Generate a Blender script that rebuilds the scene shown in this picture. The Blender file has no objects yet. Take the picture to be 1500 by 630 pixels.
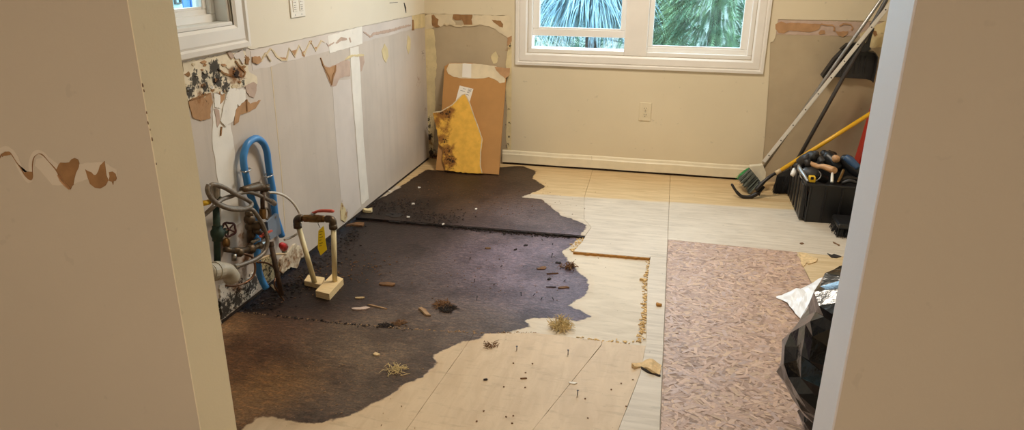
import bpy, bmesh, math, random
import numpy as np
from mathutils import Vector, Matrix, noise as mnoise

# ------------------------------------------------------------------ camera, world, lights, exposure
SC = bpy.context.scene
COL = SC.collection
FPX, YAW, PITCH, ROLL, CX, CY, H = 1036.52, -.2158617, .3481157, -.0081627, 750.0, 315.0, 1.38
def cam_axes():
    cy, sy, cp, sp = math.cos(YAW), math.sin(YAW), math.cos(PITCH), math.sin(PITCH)
    F = np.array([sy*cp, cy*cp, -sp]); R0 = np.array([cy, -sy, 0.]); D0 = np.cross(F, R0)
    cr, sr = math.cos(ROLL), math.sin(ROLL)
    return np.array([cr*R0+sr*D0, -sr*R0+cr*D0, F])
CM = cam_axes()
cd = bpy.data.cameras.new('camera'); cam = bpy.data.objects.new('camera', cd); COL.objects.link(cam)
cd.sensor_width = 36; cd.lens = FPX/1500*36; cd.clip_start = .05; cd.clip_end = 200
cam.matrix_world = Matrix(((CM[0][0], -CM[1][0], -CM[2][0], 0), (CM[0][1], -CM[1][1], -CM[2][1], 0),
                           (CM[0][2], -CM[1][2], -CM[2][2], H), (0, 0, 0, 1)))
SC.camera = cam
vs = SC.view_settings
vs.view_transform = 'Standard'; vs.look = 'None'; vs.exposure = 0.28; vs.gamma = 1; vs.use_curve_mapping = False
SC.cycles.use_denoising = True
SC.cycles.max_bounces = 8; SC.cycles.transparent_max_bounces = 16
SC.cycles.sample_clamp_indirect = 6

wd = bpy.data.worlds.new('sky'); SC.world = wd; wd.use_nodes = True
wn = wd.node_tree.nodes; bg = wn['Background']
bg.inputs[0].default_value = (.66, .83, 1.0, 1); bg.inputs[1].default_value = 8.5

def area(name, loc, size, power, col, rot=(0, 0, 0), shape='DISK', sy=None):
    l = bpy.data.lights.new(name, 'AREA'); l.shape = shape; l.size = size
    if sy: l.size_y = sy
    l.energy = power; l.color = col
    o = bpy.data.objects.new(name, l); o.location = loc; o.rotation_euler = rot; COL.objects.link(o); return o
area('kitchen_ceiling_lamp', (-.25, 3.35, 2.36), .55, 37, (1, .90, .76))
area('hall_ceiling_lamp', (-.4, -1.5, 2.36), .8, 60, (1, .92, .79))
def portal(loc, sx, sy, rot):
    o = area('window_portal', loc, sx, 1, (1, 1, 1), rot, 'RECTANGLE', sy); o.data.cycles.is_portal = True

# ------------------------------------------------------------------ helpers
def L1(c): return c/12.92 if c <= .04045 else ((c+.055)/1.055)**2.4
def S(r, g, b): return (L1(r/255), L1(g/255), L1(b/255), 1)
def ray(x, y): return CM.T @ np.array([(x-CX)/FPX, (y-CY)/FPX, 1.0])
CO = np.array([0, 0, H])
def F(x, y, z=0.): d = ray(x, y); return CO+d*(z-H)/d[2]            # floor plane
def D(x, y, Y): d = ray(x, y); return CO+d*Y/d[1]                   # plane at depth Y
XL, YB, XR, ZC = -1.665, 4.755, 1.55, 2.44
def W(x, y, dx=0.): d = ray(x, y); return CO+d*(XL+dx)/d[0]         # left wall plane
def onp(x, y, p0, n): d = ray(x, y); n = np.array(n); return CO+d*(np.dot(np.array(p0)-CO, n)/np.dot(d, n))
def crop(ox, oy, s, pts): return [(ox+x/s, oy+y/s) for x, y in pts]

WL = {}
def place(o, parent, loc):
    COL.objects.link(o)
    if parent is not None:
        o.parent = parent; WL[o.name] = WL[parent.name]
    else:
        o.location = loc; WL[o.name] = np.array(loc, float)
    return o
def tag(o, label=None, cat=None, group=None, kind=None):
    for k, v in (('label', label), ('category', cat), ('group', group), ('kind', kind)):
        if v: o[k] = v
    return o
def thing(name, label, cat, loc, group=None, kind=None, parent=None):
    o = bpy.data.objects.new(name, None); o.empty_display_size = .05
    place(o, parent, loc); return tag(o, label, cat, group, kind)
def mobj(name, v, f, mat, parent=None, smooth=False, attrs=None, base=True):
    v = np.asarray(v, float)
    if parent is not None: loc = WL[parent.name]
    else:
        lo, hi = v.min(0), v.max(0); loc = np.array([(lo[0]+hi[0])/2, (lo[1]+hi[1])/2, lo[2]])
    me = bpy.data.meshes.new(name); me.from_pydata((v-loc).tolist(), [], f); me.update()
    if smooth:
        me.polygons.foreach_set('use_smooth', [True]*len(me.polygons))
    for k, a in (attrs or {}).items():
        a = np.asarray(a, float)
        if a.ndim == 1:
            at = me.attributes.new(k, 'FLOAT', 'POINT'); at.data.foreach_set('value', a)
        else:
            at = me.attributes.new(k, 'FLOAT_COLOR', 'POINT'); at.data.foreach_set('color', a.ravel())
    if mat: me.materials.append(mat)
    o = bpy.data.objects.new(name, me)
    return place(o, parent, loc)

def catmull(pts, n=6, closed=False):
    P = [np.array(p, float) for p in pts]; m = len(P); out = []
    for i in range(m if closed else m-1):
        if closed: a, b, c, d = P[i-1], P[i], P[(i+1) % m], P[(i+2) % m]
        else: a, b, c, d = P[max(i-1, 0)], P[i], P[i+1], P[min(i+2, m-1)]
        for k in range(n):
            t = k/n
            out.append(.5*((2*b)+(c-a)*t+(2*a-5*b+4*c-d)*t*t+(3*b-a-3*c+d)*t**3))
    if not closed: out.append(P[-1])
    return out

class MB:
    def __init__(s): s.v = []; s.f = []
    def add(s, v, f):
        k = len(s.v); s.v += [tuple(p) for p in v]; s.f += [tuple(i+k for i in q) for q in f]; return s
    def box(s, lo, hi, bev=0., M=None):
        bm = bmesh.new(); bmesh.ops.create_cube(bm, size=1)
        lo, hi = Vector(lo), Vector(hi)
        for v in bm.verts: v.co = Vector([(lo[i]+hi[i])/2+v.co[i]*(hi[i]-lo[i]) for i in range(3)])
        if bev: bmesh.ops.bevel(bm, geom=list(bm.edges), offset=bev, segments=1, affect='EDGES')
        if M is not None: bmesh.ops.transform(bm, matrix=M, verts=bm.verts)
        s.bm(bm); return s
    def bm(s, bm):
        bm.verts.index_update(); s.add([v.co[:] for v in bm.verts], [[v.index for v in f.verts] for f in bm.faces]); bm.free()
    def tube(s, pts, r, seg=10, closed=False, caps=True):
        P = [np.array(p, float) for p in pts]; n = len(P)
        R = r if hasattr(r, '__len__') else [r]*n
        T = []
        for i in range(n):
            a = P[i-1] if (i > 0 or closed) else P[i]; b = P[(i+1) % n] if (i < n-1 or closed) else P[i]
            t = b-a; T.append(t/(np.linalg.norm(t)+1e-12))
        u = np.cross(T[0], [0, 0, 1.]);
        if np.linalg.norm(u) < 1e-3: u = np.cross(T[0], [0, 1., 0])
        vv = []
        for i in range(n):
            u = u-T[i]*np.dot(u, T[i]); u /= np.linalg.norm(u); w = np.cross(T[i], u)
            for k in range(seg):
                a = 2*math.pi*k/seg; vv.append(P[i]+R[i]*(math.cos(a)*u+math.sin(a)*w))
        ff = []
        for i in range(n if closed else n-1):
            j = (i+1) % n
            for k in range(seg):
                k2 = (k+1) % seg; ff.append((i*seg+k, i*seg+k2, j*seg+k2, j*seg+k))
        if caps and not closed:
            ff.append(tuple(range(seg-1, -1, -1))); ff.append(tuple((n-1)*seg+k for k in range(seg)))
        return s.add(vv, ff)
    def cyl(s, p, q, r, r2=None, seg=14): return s.tube([p, q], [r, r if r2 is None else r2], seg)
    def ball(s, c, r, sub=2, sc=(1, 1, 1)):
        bm = bmesh.new(); bmesh.ops.create_icosphere(bm, subdivisions=sub, radius=1)
        for v in bm.verts: v.co = Vector([c[i]+v.co[i]*r*sc[i] for i in range(3)])
        s.bm(bm); return s
    def prism(s, poly3, n, th):
        n = np.array(n, float); P = [np.array(p, float) for p in poly3]; m = len(P)
        v = P+[p+n*th for p in P]
        f = [tuple(range(m-1, -1, -1)), tuple(range(m, 2*m))]+[(i, (i+1) % m, (i+1) % m+m, i+m) for i in range(m)]
        return s.add(v, f)
    def build(s, name, mat, parent=None, smooth=False): return mobj(name, s.v, s.f, mat, parent, smooth)
def smooth_by_angle(o, a=40):
    o.data.polygons.foreach_set('use_smooth', [True]*len(o.data.polygons))
    try: o.data.set_sharp_from_angle(angle=math.radians(a))
    except Exception: pass
    return o

def rough(poly, amp=1.0, step=3.0, seed=0):
    rg = random.Random(seed); out = []; n = len(poly)
    for i in range(n):
        a, b = np.array(poly[i], float), np.array(poly[(i+1) % n], float); l = np.linalg.norm(b-a)
        k = max(1, int(l/step)); t = (b-a)/(l+1e-9); nn = np.array([-t[1], t[0]])
        for j in range(k):
            p = a+(b-a)*j/k
            out.append(tuple(p+(nn*rg.uniform(-amp, amp)*(1 if j else .3))))
    return out
def ribbon(line, w):
    P = [np.array(p, float) for p in line]; n = len(P); Lf, Rt = [], []
    for i in range(n):
        t = P[min(i+1, n-1)]-P[max(i-1, 0)]; t /= np.linalg.norm(t)+1e-9; nn = np.array([-t[1], t[0]])
        ww = (w[i] if hasattr(w, '__len__') else w)/2
        Lf.append(tuple(P[i]+nn*ww)); Rt.append(tuple(P[i]-nn*ww))
    return Lf+Rt[::-1]
def poly_sdf(P, poly):
    P = np.asarray(P, float)[:, :2]; poly = np.asarray(poly, float)[:, :2]; n = len(poly)
    d = np.full(len(P), 1e9); ins = np.zeros(len(P), bool)
    for i in range(n):
        a, b = poly[i], poly[(i+1) % n]; e = b-a
        t = np.clip(((P-a)@e)/(e@e+1e-12), 0, 1); q = a+t[:, None]*e
        d = np.minimum(d, np.hypot(*(P-q).T))
        c = ((a[1] > P[:, 1]) != (b[1] > P[:, 1]))
        xi = (b[0]-a[0])*(P[:, 1]-a[1])/(b[1]-a[1]+1e-12)+a[0]
        ins ^= c & (P[:, 0] < xi)
    return np.where(ins, -d, d)
def gauss(pts):
    def fn(P):
        o = np.zeros(len(P))
        for u, v, r, s in pts: o = np.maximum(o, s*np.exp(-((P[:, 0]-u)**2+(P[:, 1]-v)**2)/(r*r)))
        return o
    return fn
NSH = [0]
def sheet(name, poly, mapf, th, mat, parent=None, cell=None, holes=(), attrs=None, hfn=None, h0=0., smooth=False):
    NSH[0] += 1
    if 0 < th < .008: th += (NSH[0] % 120)*5e-6          # no two layers share a plane
    bm = bmesh.new()
    f = bm.faces.new([bm.verts.new((p[0], p[1], 0)) for p in poly])
    f.normal_update()
    bmesh.ops.triangulate(bm, faces=[f], ngon_method='EAR_CLIP')
    P = np.array([p[:2] for p in poly]); lo, hi = P.min(0), P.max(0)
    cuts = [[], []]
    if cell:
        for a in (0, 1):
            n = int((hi[a]-lo[a])/cell); cuts[a] += [lo[a]+(i+.5)*(hi[a]-lo[a])/(n+1) for i in range(n+1)]
    for h in holes: cuts[0] += [h[0], h[2]]; cuts[1] += [h[1], h[3]]
    for a in (0, 1):
        no = (1, 0, 0) if a == 0 else (0, 1, 0)
        for c in cuts[a]:
            co = (c, 0, 0) if a == 0 else (0, c, 0)
            bmesh.ops.bisect_plane(bm, geom=bm.verts[:]+bm.edges[:]+bm.faces[:], dist=1e-6, plane_co=co, plane_no=no)
    for h in holes:
        dl = [q for q in bm.faces if h[0] < q.calc_center_median()[0] < h[2] and h[1] < q.calc_center_median()[1] < h[3]]
        bmesh.ops.delete(bm, geom=dl, context='FACES')
    bmesh.ops.recalc_face_normals(bm, faces=bm.faces)
    if sum(q.normal[2]*q.calc_area() for q in bm.faces) < 0: bmesh.ops.reverse_faces(bm, faces=bm.faces[:])
    for v in bm.verts: v.co.z = th
    be = [e for e in bm.edges if e.is_boundary]
    r = bmesh.ops.extrude_edge_only(bm, edges=be)
    low = {v for v in r['geom'] if isinstance(v, bmesh.types.BMVert)}
    for v in low: v.co.z = h0
    bm.verts.index_update()
    Q = np.array([v.co[:] for v in bm.verts])
    if hfn is not None:
        isl = np.array([v in low for v in bm.verts]); Q[~isl, 2] += hfn(Q[~isl])
    A = {k: fn(Q) for k, fn in (attrs or {}).items()}
    V = [mapf(*q) for q in Q]; FF = [[v.index for v in q.verts] for q in bm.faces]; bm.free()
    return mobj(name, V, FF, mat, parent, smooth, A)
mapL = lambda u, v, h: (XL+h, u, v)
mapB = lambda u, v, h: (u, YB-h, v)
def pxL(pts): return [(W(*p)[1], W(*p)[2]) for p in pts]
def pxB(pts): return [(D(*p, YB)[0], D(*p, YB)[2]) for p in pts]
def pxF(pts): return [tuple(F(*p)[:2]) for p in pts]

# ------------------------------------------------------------------ materials
def nd(nt, t, **k):
    n = nt.nodes.new(t)
    for a, b in k.items(): setattr(n, a, b)
    return n
def newmat(name):
    m = bpy.data.materials.new(name); m.use_nodes = True; nt = m.node_tree
    return m, nt, nt.nodes['Principled BSDF']
def math_(nt, op, a, b=None, c=None, clamp=False):
    n = nd(nt, 'ShaderNodeMath', operation=op, use_clamp=clamp)
    for i, x in enumerate((a, b, c)):
        if x is None: continue
        if isinstance(x, (int, float)): n.inputs[i].default_value = x
        else: nt.links.new(x, n.inputs[i])
    return n.outputs[0]
def mixc(nt, f, a, b, mode='MIX'):
    n = nd(nt, 'ShaderNodeMix', data_type='RGBA', blend_type=mode)
    for s, x in ((n.inputs[0], f), (n.inputs[6], a), (n.inputs[7], b)):
        if isinstance(x, (int, float)): s.default_value = x
        elif isinstance(x, tuple): s.default_value = x
        else: nt.links.new(x, s)
    return n.outputs[2]
def noise_(nt, vec, scale, detail=3, rough_=.55, dist=0):
    n = nd(nt, 'ShaderNodeTexNoise'); n.inputs['Scale'].default_value = scale; n.inputs['Detail'].default_value = detail
    n.inputs['Roughness'].default_value = rough_; n.inputs['Distortion'].default_value = dist
    nt.links.new(vec, n.inputs['Vector']); return n.outputs['Fac']
def mapping(nt, vec, sc=(1, 1, 1), rot=(0, 0, 0)):
    n = nd(nt, 'ShaderNodeMapping'); n.inputs['Scale'].default_value = sc; n.inputs['Rotation'].default_value = rot
    nt.links.new(vec, n.inputs[0]); return n.outputs[0]
def attr_(nt, name):
    n = nd(nt, 'ShaderNodeAttribute'); n.attribute_name = name; return n
def ramp01(nt, x, a, b):
    n = nd(nt, 'ShaderNodeMapRange'); n.interpolation_type = 'SMOOTHSTEP'
    n.inputs[1].default_value = a; n.inputs[2].default_value = b; nt.links.new(x, n.inputs[0]); return n.outputs[0]
def bump_(nt, b, h, strength, dist=.002):
    n = nd(nt, 'ShaderNodeBump'); n.inputs['Strength'].default_value = strength; n.inputs['Distance'].default_value = dist
    nt.links.new(h, n.inputs['Height']); nt.links.new(n.outputs[0], b.inputs['Normal'])
def scl(c, k): return (c[0]*k, c[1]*k, c[2]*k, 1)
def mat(name, col, rough_=.6, metal=0., var=.15, vs_=8, bump=0., bs=80, col2=None, stretch=None, spec=.5, dirt=None, dirt_s=14, dirt_t=(.55, .75), coat=0.):
    m, nt, b = newmat(name)
    v = nd(nt, 'ShaderNodeTexCoord').outputs['Object']
    if stretch: v = mapping(nt, v, stretch)
    n = noise_(nt, v, vs_, 4)
    f = ramp01(nt, n, .3, .7)
    c = mixc(nt, f, scl(col, 1-var), col2 if col2 else scl(col, 1+var))
    if dirt: c = mixc(nt, ramp01(nt, noise_(nt, v, dirt_s, 5, .65), *dirt_t), c, dirt)
    nt.links.new(c, b.inputs['Base Color'])
    b.inputs['Roughness'].default_value = rough_; b.inputs['Metallic'].default_value = metal
    b.inputs['Specular IOR Level'].default_value = spec; b.inputs['Coat Weight'].default_value = coat
    if bump: bump_(nt, b, noise_(nt, v, bs, 3), bump)
    return m
def wallmat(name, col, var=.06, vs_=1.6, rough_=.7, spots=0., streak=0.):
    """paint or drywall with mould and rust where the attributes put them"""
    m, nt, b = newmat(name)
    p = nd(nt, 'ShaderNodeNewGeometry').outputs['Position']
    c = mixc(nt, ramp01(nt, noise_(nt, p, vs_, 4), .3, .7), scl(col, 1-var), scl(col, 1+var))
    if streak:
        s = noise_(nt, mapping(nt, p, (14, 14, .5)), 1.5, 4)
        c = mixc(nt, math_(nt, 'MULTIPLY', ramp01(nt, s, .45, .75), streak), c, scl(col, .75))
    if spots:
        s = ramp01(nt, noise_(nt, p, 26, 2), .70, .76)
        c = mixc(nt, math_(nt, 'MULTIPLY', s, spots), c, scl(col, .55))
    n1 = math_(nt, 'SUBTRACT', noise_(nt, p, 22, 4), .5); n2 = math_(nt, 'SUBTRACT', noise_(nt, p, 75, 6, .7), .5)
    for an, colr, a1, a2, soft in (('rust', S(132, 84, 38), 1.6, .7, .5), ('mould', S(26, 20, 18), .9, 2.4, .22)):
        a = attr_(nt, an).outputs['Fac']
        k = math_(nt, 'ADD', a, math_(nt, 'ADD', math_(nt, 'MULTIPLY', n1, a1), math_(nt, 'MULTIPLY', n2, a2)))
        k = ramp01(nt, k, .5-soft/2, .5+soft/2)
        k = math_(nt, 'MULTIPLY', k, math_(nt, 'MULTIPLY', a, 8, clamp=True))
        c = mixc(nt, math_(nt, 'MULTIPLY', k, .92), c, colr)
    nt.links.new(c, b.inputs['Base Color']); b.inputs['Roughness'].default_value = rough_
    b.inputs['Specular IOR Level'].default_value = .3
    bump_(nt, b, noise_(nt, p, 160, 3), .12)
    return m
def woodfloor(name, col, col2, grain=(2.2, 26, 1), fresh=True, rough_=.55):
    m, nt, b = newmat(name)
    p = nd(nt, 'ShaderNodeNewGeometry').outputs['Position']
    g = noise_(nt, mapping(nt, p, grain), 1.6, 6, .6, .8)
    c = mixc(nt, ramp01(nt, g, .3, .72), col, col2)
    big = noise_(nt, p, 2.2, 4)
    c = mixc(nt, math_(nt, 'MULTIPLY', ramp01(nt, big, .45, .62), .35), c, scl(col2, 1.1))
    smear = noise_(nt, mapping(nt, p, (3, 11, 1), (0, 0, .2)), 3.0, 7, .7)
    c = mixc(nt, math_(nt, 'MULTIPLY', ramp01(nt, smear, .52, .68), .45), c, scl(col, .72))
    fr = attr_(nt, 'fresh').outputs['Fac']
    c = mixc(nt, math_(nt, 'MULTIPLY', ramp01(nt, math_(nt, 'ADD', fr, math_(nt, 'MULTIPLY', math_(nt, 'SUBTRACT', g, .5), .5)), .35, .65), .85),
             c, mixc(nt, ramp01(nt, g, .3, .7), S(190, 158, 108), S(212, 182, 132)))
    # fine scratches and specks
    sc_ = ramp01(nt, noise_(nt, mapping(nt, p, (6, 60, 1), (0, 0, .35)), 3, 3), .66, .72)
    c = mixc(nt, math_(nt, 'MULTIPLY', sc_, .25), c, scl(col, .5))
    sp = ramp01(nt, noise_(nt, p, 55, 2), .735, .765)
    c = mixc(nt, math_(nt, 'MULTIPLY', sp, .6), c, scl(col, .3))
    # the water stain
    sd = attr_(nt, 'stain').outputs['Fac']
    wob = math_(nt, 'ADD', math_(nt, 'MULTIPLY', math_(nt, 'SUBTRACT', noise_(nt, p, 9, 4), .5), .05),
                math_(nt, 'MULTIPLY', math_(nt, 'SUBTRACT', noise_(nt, p, 45, 3), .5), .022))
    sd2 = math_(nt, 'ADD', sd, wob)
    inside = ramp01(nt, sd2, .004, -.006)
    n1 = noise_(nt, p, 3.2, 6, .62); n2 = noise_(nt, mapping(nt, p, (14, 34, 1), (0, 0, .25)), 2.2, 5)
    sc = attr_(nt, 'stain_sheen_col').outputs['Color']
    sc = mixc(nt, math_(nt, 'MULTIPLY', ramp01(nt, n1, .44, .62), .8), sc, mixc(nt, 1., sc, (.46, .42, .42, 1), 'MULTIPLY'))
    sc = mixc(nt, math_(nt, 'MULTIPLY', ramp01(nt, n2, .48, .66), .75), sc, mixc(nt, 1., sc, (1.75, 1.55, 1.35, 1), 'MULTIPLY'))
    n3 = noise_(nt, mapping(nt, p, (5, 16, 1), (0, 0, -.5)), 3, 7, .7)
    sc = mixc(nt, math_(nt, 'MULTIPLY', ramp01(nt, n3, .52, .64), .6), sc, mixc(nt, 1., sc, (.5, .44, .42, 1), 'MULTIPLY'))
    dust = ramp01(nt, noise_(nt, p, 38, 5, .75), .58, .70)
    sc = mixc(nt, math_(nt, 'MULTIPLY', dust, .22), sc, S(136, 112, 90))
    rim = math_(nt, 'MULTIPLY', ramp01(nt, sd2, -.03, -.004), .35)
    sc = mixc(nt, rim, sc, mixc(nt, 1., sc, (.6, .5, .5, 1), 'MULTIPLY'))
    fine = ramp01(nt, noise_(nt, p, 120, 3), .44, .58)
    sc = mixc(nt, math_(nt, 'MULTIPLY', fine, .5), sc, mixc(nt, 1., sc, (.42, .4, .4, 1), 'MULTIPLY'))
    halo = math_(nt, 'MULTIPLY', ramp01(nt, sd2, .045, .0), .22)
    c = mixc(nt, halo, c, mixc(nt, 1., c, (.82, .68, .5, 1), 'MULTIPLY'))
    c = mixc(nt, inside, c, sc)
    nt.links.new(c, b.inputs['Base Color'])
    r = math_(nt, 'SUBTRACT', rough_, math_(nt, 'MULTIPLY', inside, .06)); nt.links.new(r, b.inputs['Roughness'])
    nt.links.new(math_(nt, 'SUBTRACT', .5, math_(nt, 'MULTIPLY', inside, .24)), b.inputs['Specular IOR Level'])
    bump_(nt, b, math_(nt, 'ADD', g, math_(nt, 'MULTIPLY', noise_(nt, p, 60, 6, .65), math_(nt, 'ADD', .4, math_(nt, 'MULTIPLY', inside, 2.4)))), .32, .003)
    return m
def glassmat():
    m = bpy.data.materials.new('window_glass'); m.use_nodes = True; nt = m.node_tree
    nt.nodes.remove(nt.nodes['Principled BSDF'])
    t = nd(nt, 'ShaderNodeBsdfTransparent'); t.inputs[0].default_value = (.86, .95, .97, 1)
    g = nd(nt, 'ShaderNodeBsdfGlossy'); g.inputs['Roughness'].default_value = .03
    mx = nd(nt, 'ShaderNodeMixShader'); mx.inputs[0].default_value = .05; nt.links.new(t.outputs[0], mx.inputs[1])
    nt.links.new(g.outputs[0], mx.inputs[2]); nt.links.new(mx.outputs[0], nt.nodes['Material Output'].inputs[0]); return m
def leafmat(name, c1, c2):
    m, nt, b = newmat(name)
    p = nd(nt, 'ShaderNodeNewGeometry').outputs['Position']
    c = mixc(nt, ramp01(nt, noise_(nt, p, 5, 3), .35, .65), c1, c2)
    nt.links.new(c, b.inputs['Base Color']); b.inputs['Roughness'].default_value = .5
    return m

M_paint = wallmat('cream_wall_paint', S(214, 200, 172), .04, 1.2, .55, .35)
M_paintL = wallmat('off_white_wall_paint', S(222, 212, 192), .04, 1.2, .55, .2)
M_hall = wallmat('tan_hall_paint', S(192, 179, 160), .03, 1.0, .5, .15)
M_jambL = wallmat('cream_jamb_paint', S(232, 220, 190), .04, 2, .5, .2)
M_jambR = wallmat('white_jamb_paint', S(214, 208, 206), .03, 3, .45)
M_dry = wallmat('bare_drywall', S(198, 186, 174), .08, 2.2, .8, .2, .25)
M_dryB = wallmat('bare_drywall_tan', S(178, 160, 132), .08, 3, .8, .4)
M_band = wallmat('drywall_tape_band', S(208, 198, 190), .06, 4, .8)
M_mud = wallmat('white_joint_compound', S(230, 224, 214), .06, 7, .75, .2)
M_mudc = wallmat('dirty_cream_compound', S(212, 196, 166), .10, 9, .75, .4)
M_mudy = wallmat('yellowed_joint_compound', S(214, 196, 152), .10, 12, .75, .6)
M_plaster = wallmat('mouldy_plaster', S(220, 206, 180), .10, 14, .8)
M_kraft = wallmat('torn_brown_paper', S(176, 136, 98), .12, 20, .85)
M_kraftd = wallmat('dark_torn_brown_paper', S(148, 110, 72), .15, 25, .85)
M_kraftp = wallmat('pinkish_torn_paper', S(188, 164, 148), .08, 20, .85)
M_cream_edge = wallmat('torn_paper_edge', S(206, 188, 156), .08, 20, .85)
M_white = mat('white_window_trim', S(226, 220, 212), .4, var=.03, vs_=6)
M_vinyl = mat('white_vinyl_sash', S(230, 226, 220), .35, var=.02)
M_base = mat('cream_baseboard_paint', S(222, 210, 182), .4, var=.04, vs_=12, dirt=S(150, 128, 92), dirt_s=22, dirt_t=(.66, .8))
M_gap = mat('gap_shade', S(44, 31, 22), .9)  # dark colour standing in for the shade in the wall foot gaps
M_ceil = mat('ceiling_white', S(228, 222, 210), .8, var=.03)
M_glass = glassmat()
M_plyA = woodfloor('plywood_pale', S(180, 164, 144), S(202, 188, 168))
M_plyB = woodfloor('plywood_pinkish_grey', S(184, 170, 152), S(204, 191, 173))
M_plyC = woodfloor('plywood_tan', S(188, 162, 129), S(202, 177, 144), (12, 3, 1))
M_plyD = woodfloor('plywood_lower_layer', S(188, 172, 148), S(204, 189, 166), (3, 12, 1))
M_plyE = woodfloor('plywood_yellow', S(188, 162, 122), S(208, 184, 146))
M_hallfloor = mat('hall_floor', S(150, 120, 84), .5)
M_edge = mat('raw_plywood_edge', S(168, 118, 52), .8, var=.3, vs_=60, stretch=(1, 1, 8))
M_edgep = mat('pale_wood_crumbs', S(206, 172, 116), .8, var=.2, vs_=60)
M_rot = mat('rotten_black_wood', S(34, 24, 18), .9, var=.5, vs_=60, bump=.5)
M_chipd = mat('brown_wood_chip', S(110, 76, 44), .8, var=.3, vs_=60)
M_chipl = mat('light_wood_chip', S(206, 176, 130), .8, var=.15, vs_=60)
M_chipm = mat('weathered_wood_chip', S(150, 118, 84), .8, var=.2, vs_=60)
M_straw = mat('straw_fibre', S(204, 180, 128), .8, var=.25, vs_=40)
M_dirt = mat('black_crumbs', S(38, 28, 22), .95, var=.4, vs_=80)
M_nail = mat('dark_steel_nail', S(60, 52, 52), .45, .7, .2)
M_pine = mat('fresh_pine', S(232, 202, 150), .6, var=.10, vs_=6, stretch=(4, 30, 30))
M_pineend = mat('pine_end_grain', S(196, 142, 84), .7, var=.15, vs_=40)
M_cpvc = mat('cream_plastic_pipe', S(226, 208, 160), .4, var=.04)
M_brass = mat('tarnished_brass', S(128, 96, 54), .42, .75, .3, 30, .15, 120, dirt=S(74, 50, 32), dirt_s=30)
M_red = mat('red_handle_coating', S(206, 92, 74), .45, var=.1)
M_redcap = mat('red_plastic_cap', S(196, 44, 44), .4)
def thinpaper(name, col):
    m, nt, b = newmat(name); b.inputs['Base Color'].default_value = col; b.inputs['Roughness'].default_value = .6
    t = nd(nt, 'ShaderNodeBsdfTranslucent'); t.inputs[0].default_value = col; x = nd(nt, 'ShaderNodeMixShader'); x.inputs[0].default_value = .5
    nt.links.new(b.outputs[0], x.inputs[1]); nt.links.new(t.outputs[0], x.inputs[2]); nt.links.new(x.outputs[0], nt.nodes['Material Output'].inputs[0]); return m
M_tag = thinpaper('yellow_tag_paper', S(244, 220, 74))
M_ink = mat('faded_print', S(120, 100, 40), .7)
M_blue = mat('blue_plastic_hose', S(64, 134, 198), .38, var=.08)
M_steel = mat('galvanised_steel', S(176, 174, 172), .35, .85, .15, 20)
M_braid = mat('braided_grey_hose', S(124, 112, 98), .45, .35, .2, 90, .3, 260)
M_green = mat('dark_green_corroded_pipe', S(48, 66, 54), .55, .4, .35, 24, .3, 90, dirt=S(92, 76, 50), dirt_s=40)
M_bronze = mat('dark_bronze_fitting', S(96, 80, 62), .45, .6, .3, 36, .25, 120, dirt=S(54, 44, 36), dirt_s=50)
M_chrome = mat('worn_chrome_valve', S(150, 142, 130), .32, .85, .2, 30)
M_copper = mat('tarnished_copper_tube', S(120, 86, 62), .4, .75, .2, 30)
M_rust = mat('rusty_pipe', S(78, 58, 42), .75, .3, .3, 40, .3, 90)
M_wheel = mat('maroon_valve_wheel', S(66, 30, 28), .5, var=.2)
M_pvcg = mat('weathered_white_elbow', S(178, 168, 148), .5, var=.15, vs_=24, dirt=S(120, 104, 78), dirt_s=20)
M_wire = mat('white_tubing', S(206, 198, 184), .4)
M_cream = mat('cream_cable', S(206, 180, 140), .5)
M_boxg = mat('grey_blue_plastic_sheet', S(128, 140, 156), .3, var=.12, vs_=18)
M_yell = mat('yellow_plastic', S(226, 178, 40), .4, var=.05)
M_yellh = mat('yellow_fibreglass_handle', S(224, 170, 36), .35, var=.06, vs_=20)
M_black = mat('black_plastic', S(26, 26, 28), .38, var=.2)
M_blackd = mat('dusty_black_plastic', S(44, 42, 42), .55, var=.3, vs_=14, dirt=S(110, 104, 96), dirt_s=22, dirt_t=(.64, .82))
M_blackb = mat('black_bristle', S(22, 21, 22), .6)
M_iron = mat('black_forged_iron', S(46, 42, 40), .45, .5, .2, 30)
M_grn = mat('green_bristle', S(40, 140, 66), .6, var=.2, vs_=60)
M_grybl = mat('pale_grey_bristle', S(112, 116, 104), .7, var=.2, vs_=60)
M_gryb = mat('grey_green_bristle', S(58, 62, 56), .7, var=.2, vs_=60)
M_broomw = mat('cream_broom_cap', S(222, 212, 188), .4)
M_dkpole = mat('dark_grey_pole', S(84, 82, 82), .4, .3, .1)
M_alu = mat('pale_aluminium', S(220, 214, 204), .45, .1, .05)
M_woodh = mat('wooden_tool_handle', S(190, 146, 104), .5, var=.15, vs_=10, stretch=(3, 3, 20))
M_bluet = mat('dark_blue_grip', S(50, 76, 108), .45)
M_redp = mat('red_plastic_case', S(196, 52, 40), .35, var=.08)
M_bag = mat('black_bag_plastic', S(8, 8, 9), .14, var=.1, spec=.35, bump=.9, bs=26)
M_white_pl = mat('white_plastic_film', S(236, 236, 238), .35, var=.03)
M_board = mat('brown_fibreboard', S(176, 128, 72), .75, var=.07, vs_=6, bump=.05)
M_label = mat('white_paper_label', S(226, 220, 210), .6, var=.02)
M_inkd = mat('black_print', S(90, 84, 80), .7)
M_yb = wallmat('yellow_fibre_panel', S(222, 172, 72), .10, 20, .8, .2)
M_osb = mat('osb_binder', S(150, 122, 102), .6, var=.2, vs_=30, bump=.2)
M_plate = mat('ivory_outlet_plate', S(216, 202, 172), .35, var=.02)
M_platew = mat('white_switch_plate', S(224, 216, 202), .35, var=.02)
M_slot = mat('dark_slot', S(52, 44, 36), .7)
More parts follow.
